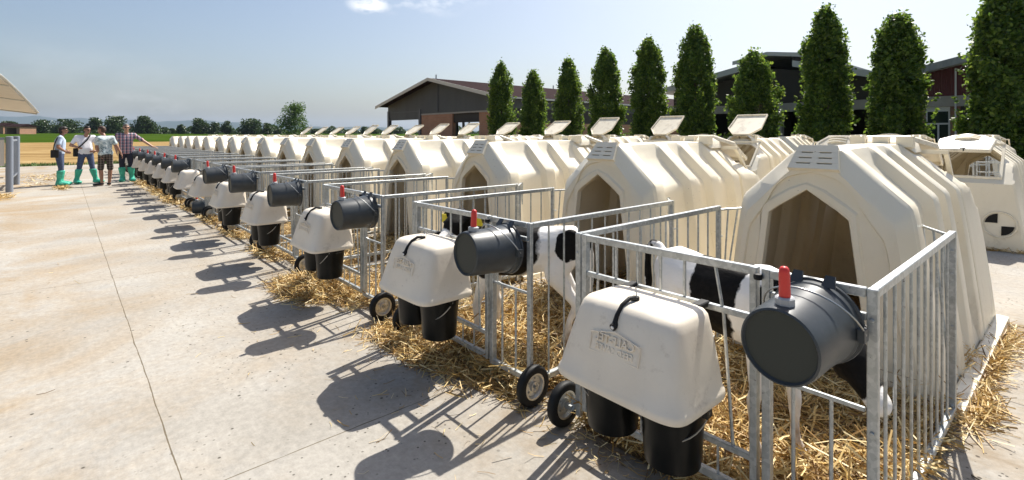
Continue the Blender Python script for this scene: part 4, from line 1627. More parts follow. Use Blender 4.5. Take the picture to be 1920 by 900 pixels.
    for k in ('L', 'R'):
        kn, an, ft = Vector(J['kn' + k]), Vector(J['an' + k]), Vector(J['ft' + k])
        if cfg.get('boots'):
            q = kn.lerp(an, .18)
            H = [('chain', [(tuple(q), (.098, .098, .02)), (tuple(kn.lerp(an, .40)), .088), (tuple(kn.lerp(an, .78)), .062), (tuple(an), .078)]),
                 ('hull', [(tuple(an - Vector((0, 0, .01))), .068), ((an.x, an.y, .045), (.09, .09, .045)), ((ft.x, ft.y, .05), (.08, .08, .05))])]
            o = fused('boot_cover', H, .013, M['boot'], 2, root)
        else:
            o = fused('shoe', [('hull', [((an.x, an.y, .06), (.048, .048, .045)), ((ft.x, ft.y, .038), (.048, .048, .036))])], .011, M['shoe'], 3, root)
    # hair
    hl = cfg.get('hair_len', .0)
    H = [('hull', [(hp(-.035, 0, .045), (.082, .086, .078)), (hp(.012, 0, .075), .058), (hp(-.045, 0, .0), .075)])]
    if hl:
        H.append(('hull', [(hp(-.04, s * .035, .02), .062) for s in (-1, 1)] + [(hp(-.06, s * .03, -.06), .05) for s in (-1, 1)]))
        H.append(('chain', [(hp(.03, -.05, .07), .035), (hp(.065, -.02, .075), .026), (hp(.07, .03, .07), .025)]))
    fused('hair', H, .011, M[cfg['hair']], 3, root)
    if cfg.get('glasses'):
        g = MB()
        for s in (-1, 1):
            c = Vector(hp(.094, s * .033, .016))
            g.prism([c + Sd * x + U * y for x, y in ((-.027, .016), (.027, .016), (.024, -.016), (-.02, -.018))], F * .006)
            g.bar(hp(.092, s * .06, .022), hp(-.0, s * .088, .02), .004, .006)
        g.bar(hp(.097, -.012, .022), hp(.097, .012, .022), .004, .005)
        g.build('sunglasses', M['lens'], root)
    tag(root, label, 'person', 'visitors in the yard')
    return root


def yaw_at(px):
    d = cam_dir(px, 252)
    return math.atan2(-d.x, d.y)


def people():
    # pale blue shirt, seen from his right side, bag at his back hip
    p = at(112, 14.9)
    person(p, yaw_at(112), 1.0, dict(
        hip=(-.01, 0, .95), chest=(.01, 0, 1.28), neck=(.035, 0, 1.46), head=(.085, 0, 1.615), turn=80, look=75, nod=-.05,
        shR=(.01, -.17, 1.40), shL=(.01, .17, 1.40), elR=(-.035, -.26, 1.13), wrR=(.12, -.20, 1.0), hdR=(1, .25, -.35), pnR=(0, 1, 0),
        elL=(.0, .27, 1.13), wrL=(.14, .20, 1.02), pnL=(0, -1, 0),
        knR=(.03, -.09, .50), anR=(-.02, -.09, .09), ftR=(.16, -.13, .05), knL=(.03, .1, .50), anL=(.03, .1, .09), ftL=(.22, .08, .05)),
        dict(skin='skin_tan', shirt='shirt_blue', legs='jeans', boots=True, hair='hair_dark', hair_len=.1, glasses=True),
        'person in pale blue shirt and jeans standing side-on with a black shoulder bag')
    bag_root = empty('shoulder_bag', p, yaw_at(112))
    b = MB().box((-.20, -.20, .82), (-.02, -.125, 1.05))
    link('bag_body', bevelled(b, 'bag_body', M['bag'], .02, 2), bag_root)
    MB().tube([(-.14, -.165, 1.04), (-.12, -.19, 1.2), (-.06, -.22, 1.38), (.0, -.16, 1.485), (.03, -.03, 1.49), (.08, .08, 1.42)], .014, 6).build('strap', M['bag'], bag_root)
    tag(bag_root, 'black bag on the hip of the person in the pale blue shirt', 'bag', 'shoulder bags')
    # white tee, hands at the waist, legs apart
    p = at(161, 15.6)
    person(p, yaw_at(161), 1.0, dict(
        hip=(0, 0, .95), chest=(-.03, 0, 1.29), neck=(0, -.02, 1.47), head=(.035, -.06, 1.63), turn=18, look=32, nod=-.12,
        shL=(.18, .03, 1.41), shR=(-.21, -.02, 1.41), elL=(.285, .02, 1.15), wrL=(.24, -.12, .98), hdL=(-.6, -.3, .0), pnL=(0, 1, 0), elR=(-.35, -.03, 1.17), wrR=(-.12, -.14, 1.08), hdR=(1, -.1, -.05), pnR=(0, 1, 0),
        knL=(.15, -.03, .50), anL=(.24, .02, .09), ftL=(.38, -.07, .05), knR=(-.15, -.03, .50), anR=(-.22, .0, .09), ftR=(-.16, -.17, .05)),
        dict(skin='skin_tan', shirt='tee_white', legs='jeans', boots=True, hair='hair_dark', glasses=True, belly=.035, long_hem=.06),
        'person in white T-shirt with dark shoulder strap, hands at the waist and legs apart')
    bag_root = empty('shoulder_bag', p, yaw_at(161))
    b = MB().box((-.30, -.02, .82), (-.175, .10, 1.08))
    link('bag_body', bevelled(b, 'bag_body', M['bag'], .02, 2), bag_root)
    MB().tube([(-.21, -.03, 1.06), (-.17, -.135, 1.10), (-.08, -.165, 1.2), (.03, -.155, 1.33), (.10, -.09, 1.47), (.10, .04, 1.49)], .019, 6).build('strap', M['bag'], bag_root)
    tag(bag_root, 'black bag with diagonal strap on the person in the white T-shirt', 'bag', 'shoulder bags')
    # printed tee and plaid shorts, back to the camera
    p = at(197, 14.8)
    person(p, yaw_at(197), 1.0, dict(
        hip=(.01, 0, .95), chest=(.0, .02, 1.29), neck=(-.03, .05, 1.46), head=(-.08, .09, 1.62), turn=205, look=235, nod=-.15,
        shL=(-.165, .0, 1.39), shR=(.165, .02, 1.39), elL=(-.19, -.06, 1.12), wrL=(-.10, -.06, .87), hdL=(.35, 0, -1), pnL=(1, 0, 0), elR=(.27, -.02, 1.15), wrR=(.37, .0, .93), hdR=(.35, 0, -1), pnR=(-1, 0, 0),
        knL=(-.10, .02, .50), anL=(-.07, .0, .09), ftL=(-.24, .06, .04), knR=(.12, .05, .50), anR=(.10, .05, .09), ftR=(.08, .18, .04)),
        dict(skin='skin_tan', shirt='tee_print', legs='plaid_dark', shorts=True, hair='hair_brown', long_hem=.05),
        'person in pale printed T-shirt and plaid shorts standing with back to the camera')
    # plaid shirt, arm on the rail
    p = at(236, 16.15)
    person(p, yaw_at(236), 1.045, dict(
        hip=(0, 0, .95), chest=(0, 0, 1.29), neck=(.01, -.01, 1.475), head=(.01, -.03, 1.635), turn=0, look=10, nod=-.05,
        shL=(.20, 0, 1.41), shR=(-.20, 0, 1.41), elL=(.45, -.03, 1.22), wrL=(.66, -.06, 1.055), hdL=(1, -.1, -.25), pnL=(0, 0, -1), elR=(-.27, .04, 1.15), wrR=(-.22, -.06, .92), hdR=(.1, -.1, -1), pnR=(1, 0, 0),
        knL=(.12, -.02, .50), anL=(.15, 0, .09), ftL=(.18, -.15, .05), knR=(-.10, -.02, .50), anR=(-.08, 0, .09), ftR=(-.10, -.15, .05)),
        dict(skin='skin', shirt='plaid', legs='jeans_dark', boots=True, hair='hair_grey', glasses=True, long_hem=.09, sleeve=.75),
        'person in plaid shirt and dark jeans resting one hand on the pen rail')


people()


# ------------------------------------------------------------------ trees
def leaf_quads(c, size, droop=.35):
    n = len(c)
    nrm = rng.normal(0, 1, (n, 3)); nrm /= np.linalg.norm(nrm, axis=1)[:, None]
    t = rng.normal(0, 1, (n, 3)); t[:, 2] -= droop
    t -= nrm * (t * nrm).sum(1)[:, None]; t /= np.linalg.norm(t, axis=1)[:, None]
    b = np.cross(nrm, t)
    s = (size * rng.uniform(.65, 1.35, n))[:, None]
    tip = c + t * s * .62; base = c - t * s * .62
    l = c + b * s * .40 - t * s * .08; r = c - b * s * .40 - t * s * .08
    return np.stack([base, r, tip, l], 1)


def column_tree(x, y, height, width, label, n=7500):
    root = empty('columnar_tree', (x, y, 0))
    R0 = width / 2
    zb = .35
    def radius(t):
        # t: 0 at crown foot, 1 at the tip
        return R0 * np.interp(t, [0, .08, .25, .45, .62, .78, .90, .97, 1.0], prof)
    round_ = height < 5.0 and width > 2.2
    prof = [.78, .90, 1.0, 1.0, .92, .76, .53, .29, .08]
    if round_:
        prof = [.75, .92, 1.0, 1.0, .95, .84, .64, .36, .12]
    ph_ = rng.uniform(0, 6.28, 4)
    def lobe(t, ang):
        return 1 + .10 * np.sin(3 * ang + 9 * t + ph_[0]) + .08 * np.sin(5 * ang - 17 * t + ph_[1]) + .07 * np.sin(2 * ang + 31 * t + ph_[2])
    # upright boughs carrying leaf clumps
    nb = int(width * height * 17)
    tt = rng.random(nb) ** .9
    ang = rng.uniform(0, 2 * np.pi, nb)
    rr = np.sqrt(rng.uniform(.12, 1.0, nb)) * radius(tt) * rng.uniform(.76, 1.02, nb) * lobe(tt, ang)
    cl = np.stack([rr * np.cos(ang), rr * np.sin(ang), zb + tt * (height - zb)], 1)
    lobes = rng.normal(0, 1, 6)
    per = n // nb + 1
    C = np.repeat(cl, per, 0)
    C = C + rng.normal(0, 1, C.shape) * np.array([.11, .11, .19]) * (.8 + width * .10)
    # a few shoots sticking out of the outline
    ns = 26
    ts = rng.random(ns); an = rng.uniform(0, 2 * np.pi, ns)
    sh = np.stack([radius(ts) * 1.08 * np.cos(an), radius(ts) * 1.08 * np.sin(an), zb + ts * (height - zb)], 1)
    k = 12
    st = np.linspace(0, 1, k)
    ex = np.stack([np.cos(an), np.sin(an), np.full(ns, 1.5)], 1) * rng.uniform(.06, .20, ns)[:, None]
    E = (sh[:, None, :] + ex[:, None, :] * st[None, :, None]).reshape(-1, 3) + rng.normal(0, .03, (ns * k, 3))
    top = np.stack([rng.normal(0, .06, 60), rng.normal(0, .06, 60), height - .45 + rng.random(60) * .75], 1)
    C = np.concatenate([C, E, top])
    C[:, 2] = np.maximum(C[:, 2], .3)
    me = quads_mesh('crown', leaf_quads(C, .125), M['leaf'])
    link('crown', me, root)
    tr = MB().tube([(0, 0, -.02), (.02, .01, height * .3), (0, 0, height * .65), (0, 0, height * .93)], [.11, .09, .06, .015], 10)
    for q in range(14):
        a = random.uniform(0, 6.28); z = random.uniform(.5, height * .7)
        r = float(radius(np.array([min(1, z / height + .12)]))[0]) * .8
        tr.tube([(0, 0, z), (math.cos(a) * r * .6, math.sin(a) * r * .6, z + .45), (math.cos(a) * r, math.sin(a) * r, z + 1.1)], [.03, .02, .007], 6)
    tr.build('trunk', M['bark'], root, smooth=60)
    tag(root, label, 'tree', 'columnar trees in front of the barns')


TV = 24.5
cols = [(940, 125, 62), (1000, 140, 58), (1066, 119, 62), (1137, 99, 72), (1216, 82, 82), (1303, 60, 92), (1414, 110, 104), (1547, 30, 106), (1686, 40, 116), (1888, -18, 170)]
names = ['columnar tree nearest the grey gabled barn, slim and standing leftmost in its row', 'second columnar tree from the grey barn, shorter than the trees on both sides',
         'third columnar tree from the grey gabled barn', 'fourth columnar tree from the grey gabled barn', 'fifth columnar tree from the grey gabled barn',
         'tall columnar tree left of the low rounded one', 'low rounded columnar tree before the open barn',
         'tall columnar tree just right of the low rounded one', 'columnar tree left of the red walled barn and its glass doors', 'largest columnar tree at the right edge, cut off by the frame']
for (px, top, w), lab in zip(cols, names):
    u = u_at(px, TV)
    Y = 1.64 + .7492 * u + .6624 * TV
    column_tree(-u, TV, zat(top, Y), w * Y / 950 * (.84 if w < 150 else .76), lab, n=int(17000 + w * 170))


def round_tree(p, height, width, label, m='leaf_far', n=1500, leaf=.5, group='trees along the far field', open_=.0, base=.04, blobs=9):
    root = empty('tree', p)
    cl = []
    for k in range(blobs):
        t = rng.random()
        a = rng.uniform(0, 2 * np.pi)
        prof = (1 - abs(t * 1.15 - .42) ** 2.2) if t < .95 else .4
        r = width / 2 * prof * rng.uniform(.15, .62)
        cl.append((r * math.cos(a), r * math.sin(a), height * (base + .02 + t * (.84 - base)), width * rng.uniform(.15, .24)))
    cl.append((0, 0, height * .40, width * .36)); cl.append((0, 0, height * .78, width * .2)); cl.append((width * .12, 0, height * .2, width * .34)); cl.append((-width * .14, 0, height * .22, width * .32))
    C = []
    for (x, y, z, r) in cl:
        k = max(40, n // len(cl))
        d = rng.normal(0, 1, (k, 3)); d /= np.linalg.norm(d, axis=1)[:, None]
        rad = r * rng.random(k) ** .33 * rng.uniform(.8, 1.15, k)
        C.append(np.array([x, y, z]) + d * rad[:, None] * np.array([1, 1, .85]))
    C = np.concatenate(C)
    C[:, 2] = np.where(C[:, 2] < height * .02, height * .3 * rng.random(len(C)), np.minimum(C[:, 2], height))
    link('crown', quads_mesh('crown', leaf_quads(C, leaf, .1), M[m]), root)
    tr = MB().tube([(0, 0, -.3), (width * .01, 0, height * .3), (0, 0, height * .7)], [height * .022, height * .016, height * .005], 8)
    for (x, y, z, r) in cl[:6]:
        tr.tube([(0, 0, max(height * .15, z * .55)), (x * .6, y * .6, z * .85), (x, y, z)], [height * .010, height * .007, height * .003], 6)
    tr.build('trunk', M['bark'], root, smooth=60)
    tag(root, label, 'tree', group)


def far_trees():
    T = [(18, 228, 34, 260, 'dark tree behind the small brick barn at the left edge'),
         (40, 236, 18, 250, 'small dark tree just right of the small brick barn'),
         (56, 246, 14, 240, 'low green bush between the brick barn and the leftmost tall trees'),
         (78, 225, 40, 280, 'dense dark tree behind the head of the pale blue shirt'),
         (100, 234, 24, 290, 'shorter dark tree leaning out from behind the pale blue shirt head'),
         (126, 224, 46, 280, 'broad dark tree between the two leftmost people'),
         (178, 221, 36, 290, 'loose tree above the head of the person in printed T-shirt'),
         (216, 218, 46, 280, 'large dark tree between printed T-shirt and plaid shirt people'),
         (268, 218, 44, 280, 'large tree just right of the plaid shirt person'),
         (288, 234, 26, 285, 'lower tree filling the gap right of the plaid shirt person'),
         (307, 239, 18, 290, 'smallest pointed tree above the far end of the pens'),
         (321, 241, 15, 290, 'small dark round bush above the farthest hutch'),
         (340, 233, 18, 285, 'small upright tree above the far end of the hutch row'),
         (374, 222, 36, 280, 'tall loose tree in the middle of the far tree line'),
         (400, 228, 24, 280, 'medium tree right of the tall loose one in the far line'),
         (427, 225, 26, 285, 'rounded tree left of the broad clump in the far line'),
         (472, 223, 52, 270, 'broad dark clump tree left of the big pale tree'),
         (500, 230, 26, 275, 'rounded tree beside the broad dark clump, left of the big pale tree'),
         (522, 243, 22, 290, 'low bush between the broad clump and the big pale tree'),
         (592, 242, 24, 330, 'low tree just right of the big pale tree'),
         (622, 246, 26, 340, 'low hedge tree left of the grey barn, second from the big pale tree'),
         (655, 243, 26, 335, 'rounded low tree in the gap left of the grey barn'),
         (681, 237, 14, 330, 'upright small tree next to the left corner of the grey barn'),
         (703, 244, 26, 340, 'low tree right behind the left corner post of the grey barn'),
         (745, 243, 26, 340, 'low tree seen through the open bay of the grey barn'),
         (845, 246, 40, 345, 'low tree seen through the brick opening of the grey barn')]
    for px, top, w, Y, lab in T:
        p = at(px, Y)
        g = rise(p.x, p.y)
        p.z = g
        h = zat(top, Y) - g
        round_tree(p, h, w * Y / 950 * 1.12, lab, n=3000 if w > 30 else 1700, leaf=.8 if w > 30 else .65, blobs=14)
    p = at(553, 125)
    round_tree(p, zat(189, 125), 72 * 125 / 950, 'big pale green tree standing alone between the far trees and the grey barn', m='leaf_mid', n=5200, leaf=.30, blobs=22, base=.10, group='trees along the far field')


far_trees()


def far_hedge():
    C = []
    for px0, px1, Y, hh in ((-20, 330, 300, 4.2), (300, 530, 296, 5.5), (500, 900, 350, 5.0), (160, 320, 290, 3.0)):
        k = int((px1 - px0) * 26)
        px = rng.uniform(px0, px1, k)
        ph = rng.uniform(0, 6, 3)
        top = hh * (.62 + .22 * np.sin(px * .11 + ph[0]) + .18 * np.sin(px * .29 + ph[1]) + .14 * np.sin(px * .053 + ph[2]))
        z = np.clip(top, .8, 9) * rng.random(k) ** .7
        for a, h in zip(px, z):
            p = at(a, Y + rng.normal(0, 3))
            C.append((p.x, p.y, rise(p.x, p.y) + h))
    o = link('far_hedge', quads_mesh('far_hedge', leaf_quads(np.array(C), .75, .1), M['leaf_far']))
    tag(o, 'low dark hedgerow joining the feet of the far trees beyond the green field', 'hedge', kind='stuff')


far_hedge()


def verge():
    n = 16000
    x = -32.3 - np.abs(rng.normal(0, .7, n)); y = rng.uniform(-16, 12, n)
    k = (np.sin(y * .9) + np.sin(y * 2.3 + 1) * .6) > rng.uniform(-1.6, .3, n)
    x, y = x[k], y[k]
    n = len(x)
    h = rng.uniform(.04, .17, n); a = rng.uniform(0, np.pi, n); w = .02
    dx, dy = np.cos(a) * w, np.sin(a) * w
    lx, ly = rng.normal(0, .06, n), rng.normal(0, .06, n)
    z = np.full(n, -.02)
    P = np.stack([np.stack([x - dx, y - dy, z], 1), np.stack([x + dx, y + dy, z], 1), np.stack([x + lx + dx * .2, y + ly + dy * .2, z + h], 1), np.stack([x + lx - dx * .2, y + ly - dy * .2, z + h], 1)], 1)
    tag(link('grass', quads_mesh('grass', P, M['grass'])), 'rough green grass along the far edge of the concrete', 'grass', kind='stuff')


verge()


# ------------------------------------------------------------------ barns
BV = 30.0


def UU(px):
    return u_at(px, BV)


def barn_one():
    root = empty('barn', (-48.6, BV, 0))
    u0, u1, up = 36.9, 60.3, 48.5
    ze, zp, zw = 5.25, 7.75, 3.95
    Lb = 52
    ox = -48.6
    X = lambda u: -u - ox
    # roof: two slopes, with thickness, overhanging the gable
    rf = MB()
    for a, za, b, zb in ((u0 - .9, ze - .18, up, zp), (u1 + .9, ze - .18, up, zp)):
        rf.prism([(X(a), -1.3, za), (X(b), -1.3, zb), (X(b), -1.3, zb + .10), (X(a), -1.3, za + .10)], (0, Lb, 0))
    roof = rf.build('roof', M['roof_red'], root)
    fa = MB()
    for a, za, b, zb in ((u0 - .95, ze - .20, up, zp), (u1 + .95, ze - .20, up, zp)):
        fa.prism([(X(a), -1.36, za - .22), (X(b), -1.36, zb - .22), (X(b), -1.36, zb + .14), (X(a), -1.36, za + .14)], (0, .055, 0))
    fa.build('fascia', M['fascia'], roof)
    gt = MB().box((X(u0 - .98), -1.30, ze - .30), (X(u0 - 1.12), Lb - 1.3, ze - .12))
    gt.build('gutter', M['fascia'], roof)
    fin = MB()
    for y in (-.2, 9.5, 19):
        fin.tube([(X(up), y, zp + .1), (X(up), y, zp + .55)], .07, 6)
    fin.build('ridge_finial', M['col_steel'], roof)
    # gable cladding
    uc = 52.3
    zl = 3.3
    def roofz(u):
        return zp + (ze - zp) * (abs(u - up) / (u1 - up)) - .02
    cl = MB()
    cl.prism([(X(u0), 0, zw), (X(uc), 0, zw), (X(uc), 0, roofz(uc)), (X(up), 0, zp - .02), (X(u0), 0, roofz(u0))], (0, .08, 0))
    cl.prism([(X(uc + .001), 0, zl), (X(u1), 0, zl), (X(u1), 0, roofz(u1)), (X(uc + .001), 0, roofz(uc))], (0, .08, 0))
    cl.build('gable_cladding', M['cladding'], root)
    MB().box((X(uc) + .05, -.06, zl + .95), (X(u1), -.005, zl + 1.05)).build('cladding_trim', M['col_steel'], root)
    MB().tube([(X(up - .1), -.06, zw + .1), (X(up - .1), -.06, zp - .4)], .06, 6).build('downpipe', M['col_steel'], root)
    # brick walls either side of the opening
    o0, o1 = 40.8, 45.6
    MB().box((X(uc) + .3, .02, 0), (X(o1), .45, zw - .17)).build('brick_wall', M['brick'], root)
    MB().box((X(o0), .02, 0), (X(u0) - .5, .45, zw - .17)).build('brick_wall', M['brick'], root)
    MB().box((X(uc) + .25, -.03, zw - .165), (X(u0) - .45, .5, zw - .005)).build('lintel_beam', M['beam'], root)
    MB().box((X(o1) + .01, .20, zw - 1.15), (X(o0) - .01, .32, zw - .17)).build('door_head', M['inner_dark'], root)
    for u, w in ((u0 + .15, .55), (uc, .42), (u1 - .2, .42)):
        MB().box((X(u) - w / 2, -.10, 0), (X(u) + w / 2, .30, zl + 1.2 if u > 50 else ze - .2)).build('column', M['col_steel'], root)
    # inner frames, open long sides
    for y in (6, 12, 18, 24, 30, 36, 42, 48):
        for u in (u0 + .3, 43.8, 53.2, u1 - .3):
            MB().box((X(u) - .14, y - .14, 0), (X(u) + .14, y + .14, roofz(u) - .12)).build('column', M['col_steel'], root)
        MB().prism([(X(u0), y, roofz(u0) - .4), (X(up), y, zp - .45), (X(u1), y, roofz(u1) - .4), (X(u1), y, roofz(u1) - .12), (X(up), y, zp - .12), (X(u0), y, roofz(u0) - .12)], (0, .16, 0)).build('rafter', M['col_steel'], root)
    MB().bar((X(44.9), .6, 1.2), (X(42.6), .6, 3.4), .1, .1).build('brace', M['col_steel'], root)
    # long brick side wall facing the trees
    MB().box((X(u0) - .22, .7, 0), (X(u0) - .02, Lb - 3, 2.7)).build('side_wall', M['brick'], root)
    MB().box((X(u0) - .20, .7, 4.1), (X(u0) - .06, Lb - 3, ze - .25)).build('side_cladding', M['cladding'], root)
    MB().box((X(u0) - .16, .7, 2.705), (X(u0) - .10, Lb - 3, 4.095)).build('eave_shade_sheet', M['inner_dark'], root)  # added dark sheet, stands in for the shade under the eave
    tag(root, 'long barn with grey gable, orange brick wall and maroon roof behind the slim trees', 'barn', 'barns behind the hutches')


def barn_two():
    uL, uR, up = UU(1255), 5.6, UU(1452)
    ox = -up
    root = empty('barn', (-up, BV, 0))
    X = lambda u: -u - ox
    ze, zp = 4.35, 5.75
    Lb = 24
    rf = MB()
    for a, b in ((uL + .4, up + 1.5), (uR + .2, up - 1.5)):
        za = ze
        rf.prism([(X(a), -1.2, za), (X(b), -1.2, zp - .25), (X(b), -1.2, zp - .10), (X(a), -1.2, za + .15)], (0, Lb, 0))
    # raised ridge monitor
    for a, b in ((up + 2.0, up), (up - 2.4, up)):
        rf.prism([(X(a), -1.0, zp + .10), (X(b), -1.0, zp + .45), (X(b), -1.0, zp + .58), (X(a), -1.0, zp + .23)], (0, Lb - .3, 0))
    roof = rf.build('roof', M['roof_grey'], root)
    fa = MB()
    for a, b in ((uL + .45, up + 1.45), (uR + .25, up - 1.45)):
        fa.prism([(X(a), -1.26, ze - .18), (X(b), -1.26, zp - .43), (X(b), -1.26, zp - .08), (X(a), -1.26, ze + .17)], (0, .055, 0))
    for a, b in ((up + 2.05, up), (up - 2.45, up)):
        fa.prism([(X(a), -1.06, zp + .02), (X(b), -1.06, zp + .37), (X(b), -1.06, zp + .60), (X(a), -1.06, zp + .25)], (0, .055, 0))
    fa.build('fascia', M['fascia'], roof)
    for s in (-1.4, 1.4):
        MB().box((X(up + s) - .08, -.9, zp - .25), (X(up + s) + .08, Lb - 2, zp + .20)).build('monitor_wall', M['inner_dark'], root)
    # front: concrete beam, brick piers, columns and dark interior
    MB().box((X(uL - .3), 0, 2.85), (X(uR + .02), .45, 3.35)).build('lintel_beam', M['beam'], root)
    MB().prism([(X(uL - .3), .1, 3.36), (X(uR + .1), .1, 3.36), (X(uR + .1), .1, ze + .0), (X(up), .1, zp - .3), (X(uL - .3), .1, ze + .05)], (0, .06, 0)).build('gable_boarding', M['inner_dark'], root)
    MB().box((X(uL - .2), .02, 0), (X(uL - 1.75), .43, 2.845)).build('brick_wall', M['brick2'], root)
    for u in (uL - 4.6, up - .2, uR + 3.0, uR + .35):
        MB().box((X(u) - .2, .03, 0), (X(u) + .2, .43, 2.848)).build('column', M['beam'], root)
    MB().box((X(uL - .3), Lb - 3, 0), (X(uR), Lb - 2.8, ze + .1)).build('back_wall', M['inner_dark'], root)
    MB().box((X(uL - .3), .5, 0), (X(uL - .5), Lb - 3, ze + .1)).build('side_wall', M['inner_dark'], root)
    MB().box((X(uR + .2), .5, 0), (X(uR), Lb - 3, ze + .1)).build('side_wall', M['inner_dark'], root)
    gt = MB()
    for z in (.4, .7, 1.0, 1.3):
        gt.tube([(X(uL - 1.9), .2, z), (X(uR + .6), .2, z)], .025, 6)
    gt.build('feed_barrier', M['steel'], root)
    # a window in the back wall, lit by the day outside
    for u in (UU(1480), UU(1470)):
        pass
    tag(root, 'open grey roofed barn with raised ridge and dark interior, in the middle behind the trees', 'barn', 'barns behind the hutches')


def barn_three():
    uL = 5.3
    ox = 0
    root = empty('barn', (0, BV, 0))
    X = lambda u: -u
    up = -4.5
    ze, zp = 4.45, 6.7
    Lb = 24
    u2 = up - (uL - up)
    rf = MB(); fa = MB()
    for a in (uL, u2):
        rf.prism([(X(a), -1.25, ze), (X(up), -1.25, zp), (X(up), -1.25, zp + .14), (X(a), -1.25, ze + .14)], (0, Lb, 0))
        fa.prism([(X(a), -1.31, ze - .16), (X(up), -1.31, zp - .16), (X(up), -1.31, zp + .18), (X(a), -1.31, ze + .18)], (0, .055, 0))
    roof = rf.build('roof', M['roof_grey'], root)
    fa.build('fascia', M['roof_grey'], roof)
    MB().prism([(X(uL - .3), 0, 3.36), (X(u2 + .3), 0, 3.36), (X(u2 + .3), 0, ze), (X(up), 0, zp - .05), (X(uL - .3), 0, ze)], (0, .1, 0)).build('gable_cladding', M['red_cladding'], root)
    MB().box((X(uL - .25), -.05, 2.85), (X(u2 + .25), .4, 3.355)).build('lintel_beam', M['beam'], root)
    d0, d1 = UU(1736), UU(1781)
    # glazed door between brick walls
    MB().box((X(uL - .25), .05, 0), (X(d0 + .02), .35, 2.845)).build('brick_wall', M['brick2'], root)
    MB().box((X(d1 - .02), .05, 0), (X(UU(1801)), .35, 2.845)).build('brick_wall', M['brick2'], root)
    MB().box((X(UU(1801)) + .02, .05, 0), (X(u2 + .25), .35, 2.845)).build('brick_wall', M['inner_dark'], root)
    w = X(d1) - X(d0)
    door = empty('glass_door'); door.parent = root
    door.location = (X(d0), .12, 0)
    fr = MB()
    for x in (0.03, w * .52, w - .03):
        fr.box((x - .035, -.03, 0), (x + .035, .03, 1.98))
    fr.box((0, -.032, 1.98), (w, .032, 2.06)); fr.box((0, -.032, .0), (w, .032, .12)); fr.box((0, -.032, 2.62), (w, .032, 2.84))
    for x in (.03, w - .03):
        fr.box((x - .03, -.028, 2.06), (x + .03, .028, 2.62))
    fr.build('frame', M['frame_white'], door)
    gl = MB().box((.06, -.006, .12), (w * .52 - .035, .006, 1.98)).box((w * .52 + .035, -.006, .12), (w - .06, .006, 1.98)).box((.06, -.006, 2.06), (w - .06, .006, 2.62))
    gl.build('pane', M['glass'], door)
    MB().tube([(X(UU(1793)), -.12, .9), (X(UU(1793)), -.12, 2.9), (X(UU(1793)) + .05, -.5, 4.6)], .035, 8).build('downpipe', M['frame_white'], root)
    tag(root, 'dark red clad barn with glass doors at the right, behind the largest tree', 'barn', 'barns behind the hutches')


barn_one(); barn_two(); barn_three()


def brick_shed():
    for (px0, px1, top, Y, lab) in ((9, 37, 232, 230, 'small far brick barn with an open dark front at the left edge'), (-22, 6, 230, 236, 'far pale brick barn cut off by the left edge')):
        a, b = at(px0, Y), at(px1, Y)
        d = (b - a); w = d.length; ang = math.atan2(d.y, d.x)
        z0 = rise(a.x, a.y)
        root = empty('brick_barn', (a.x, a.y, z0), ang)
        h = zat(top, Y) - z0
        he = h * .72
        MB().box((0, 0, 0), (w * .13, 8, he)).box((w * .78, 0, 0), (w, 8, he)).box((w * .13, 7.6, 0), (w * .78, 8, he)).box((w * .13, 0, he * .80), (w * .78, .4, he)).build('wall', M['brick'], root)
        MB().prism([(-.4, -.6, he), (-.4, 8.6, he), (-.4, 4, h)], (w + .8, 0, 0)).build('roof', M['roof_red'], root)
        tag(root, lab, 'barn', 'far brick barns')


brick_shed()


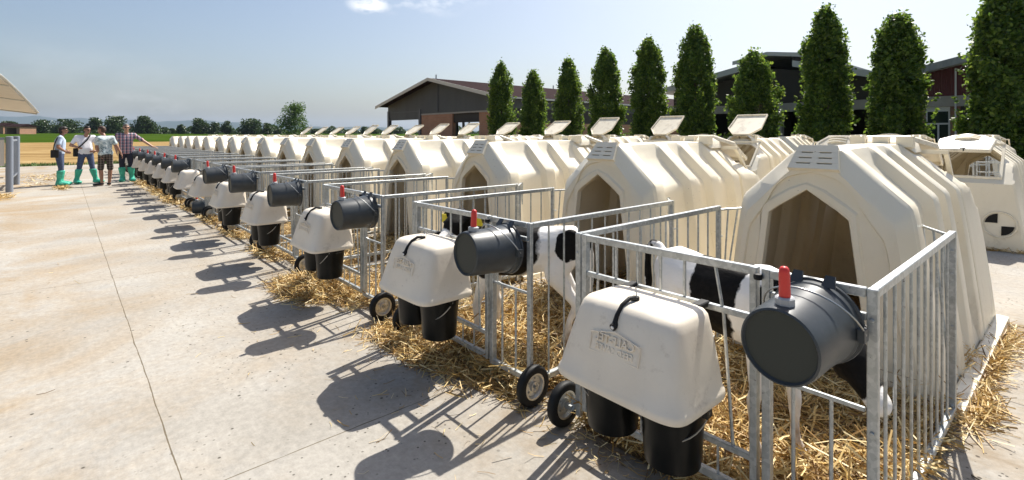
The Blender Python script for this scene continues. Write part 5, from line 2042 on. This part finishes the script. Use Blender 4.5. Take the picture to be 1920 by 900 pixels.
# ------------------------------------------------------------------ left side: railing, board and canopy
def left_side():
    v0, ua, ub = -3.02, 18.05, 20.7
    root = empty('railing', (-ua, v0, 0))
    L = ub - ua
    for x, h in ((0, 1.44), (-L, 1.44)):
        MB().lathe([(.075, 0), (.075, h), (.06, h + .01), (0, h + .01)], 18, Matrix.Translation((x, 0, 0))).build('post', M['rail_blue'], root, smooth=40)
    pn = MB()
    for z in (.34, 1.33):
        pn.bar((-.07, 0, z), (-L + .07, 0, z), .045, .05)
    n = 16
    for k in range(1, n):
        x = -L * k / n
        pn.bar((x, 0, .34), (x, 0, 1.33), .03, .045)
    pn.build('bar_panel', M['rail_blue'], root)
    tag(root, 'blue grey barred railing between two round posts at the left edge', 'railing')
    bd = empty('board', (-ua, v0 - .09, 0))
    MB().box((-.03, -3.2, .68), (.03, 0, 1.36)).build('board_panel', M['board_white'], bd)
    MB().box((-.045, -3.2, 1.362), (.045, .0, 1.42)).build('top_trim', M['rail_blue'], bd)
    fr = MB()
    for y in (-.35, -1.2, -2.4):
        fr.tube([(0, y, 0), (0, y, .679)], .018, 6)
    fr.tube([(0, -.02, .38), (0, -2.4, .38)], .015, 6).tube([(0, -.02, .06), (0, -2.4, .06)], .015, 6)
    fr.build('support', M['rail_blue'], bd)
    tag(bd, 'cream board beside the round railing post at the left edge', 'board')
    # canopy: fabric stretched over crosswise ribs, rising towards the camera
    far = at(70, 17, zat(212, 17)); near = at(0, 13, zat(155, 13))
    c = empty('canopy', (far.x, far.y, 0))
    def edge(t):
        p = far.lerp(near, t)
        return Vector((p.x - far.x, p.y - far.y, p.z + .16 * math.sin(min(t, 2) * math.pi / 2) - (.0 if t < 1 else (t - 1) * .25)))
    rows, n = [], 32
    for i in range(n + 1):
        e = edge(2.0 * i / n)
        sag = .03 * abs(math.sin(2.0 * i / n * math.pi * 2.5))
        rows.append([(e.x, e.y - 5.5 * q / 12, e.z - sag + .25 * math.sin(q / 12 * math.pi)) for q in range(13)])
    me = MB().loft(rows, False).mesh('fabric', M['canopy'], normals=False)
    me = baked(me, [('SOLIDIFY', dict(thickness=.04, offset=0))])
    me.polygons.foreach_set('use_smooth', [True] * len(me.polygons)); me.set_sharp_from_angle(angle=R(40))
    link('fabric', me, c)
    for k in range(6):
        e = edge(k * .4)
        MB().tube([(e.x, e.y - 5.5 * q / 12, e.z - .035 + .25 * math.sin(q / 12 * math.pi)) for q in range(13)], .022, 6).build('rib', M['fascia'], c)
    MB().tube([(edge(2.0 * i / n) + Vector((0, .02, .02))) for i in range(n + 1)], .03, 6).build('edge_tube', M['fascia'], c)
    for t in (.1, 1.9):
        e = edge(t)
        for q in (8, 11.5):
            MB().tube([(e.x, e.y - 5.5 * q / 12, 0), (e.x, e.y - 5.5 * q / 12, e.z - .04 + .25 * math.sin(q / 12 * math.pi))], .05, 8).build('post', M['rail_blue'], c)
    tag(c, 'cream fabric canopy with curved ribs reaching in at the left edge', 'canopy')


left_side()
haze()
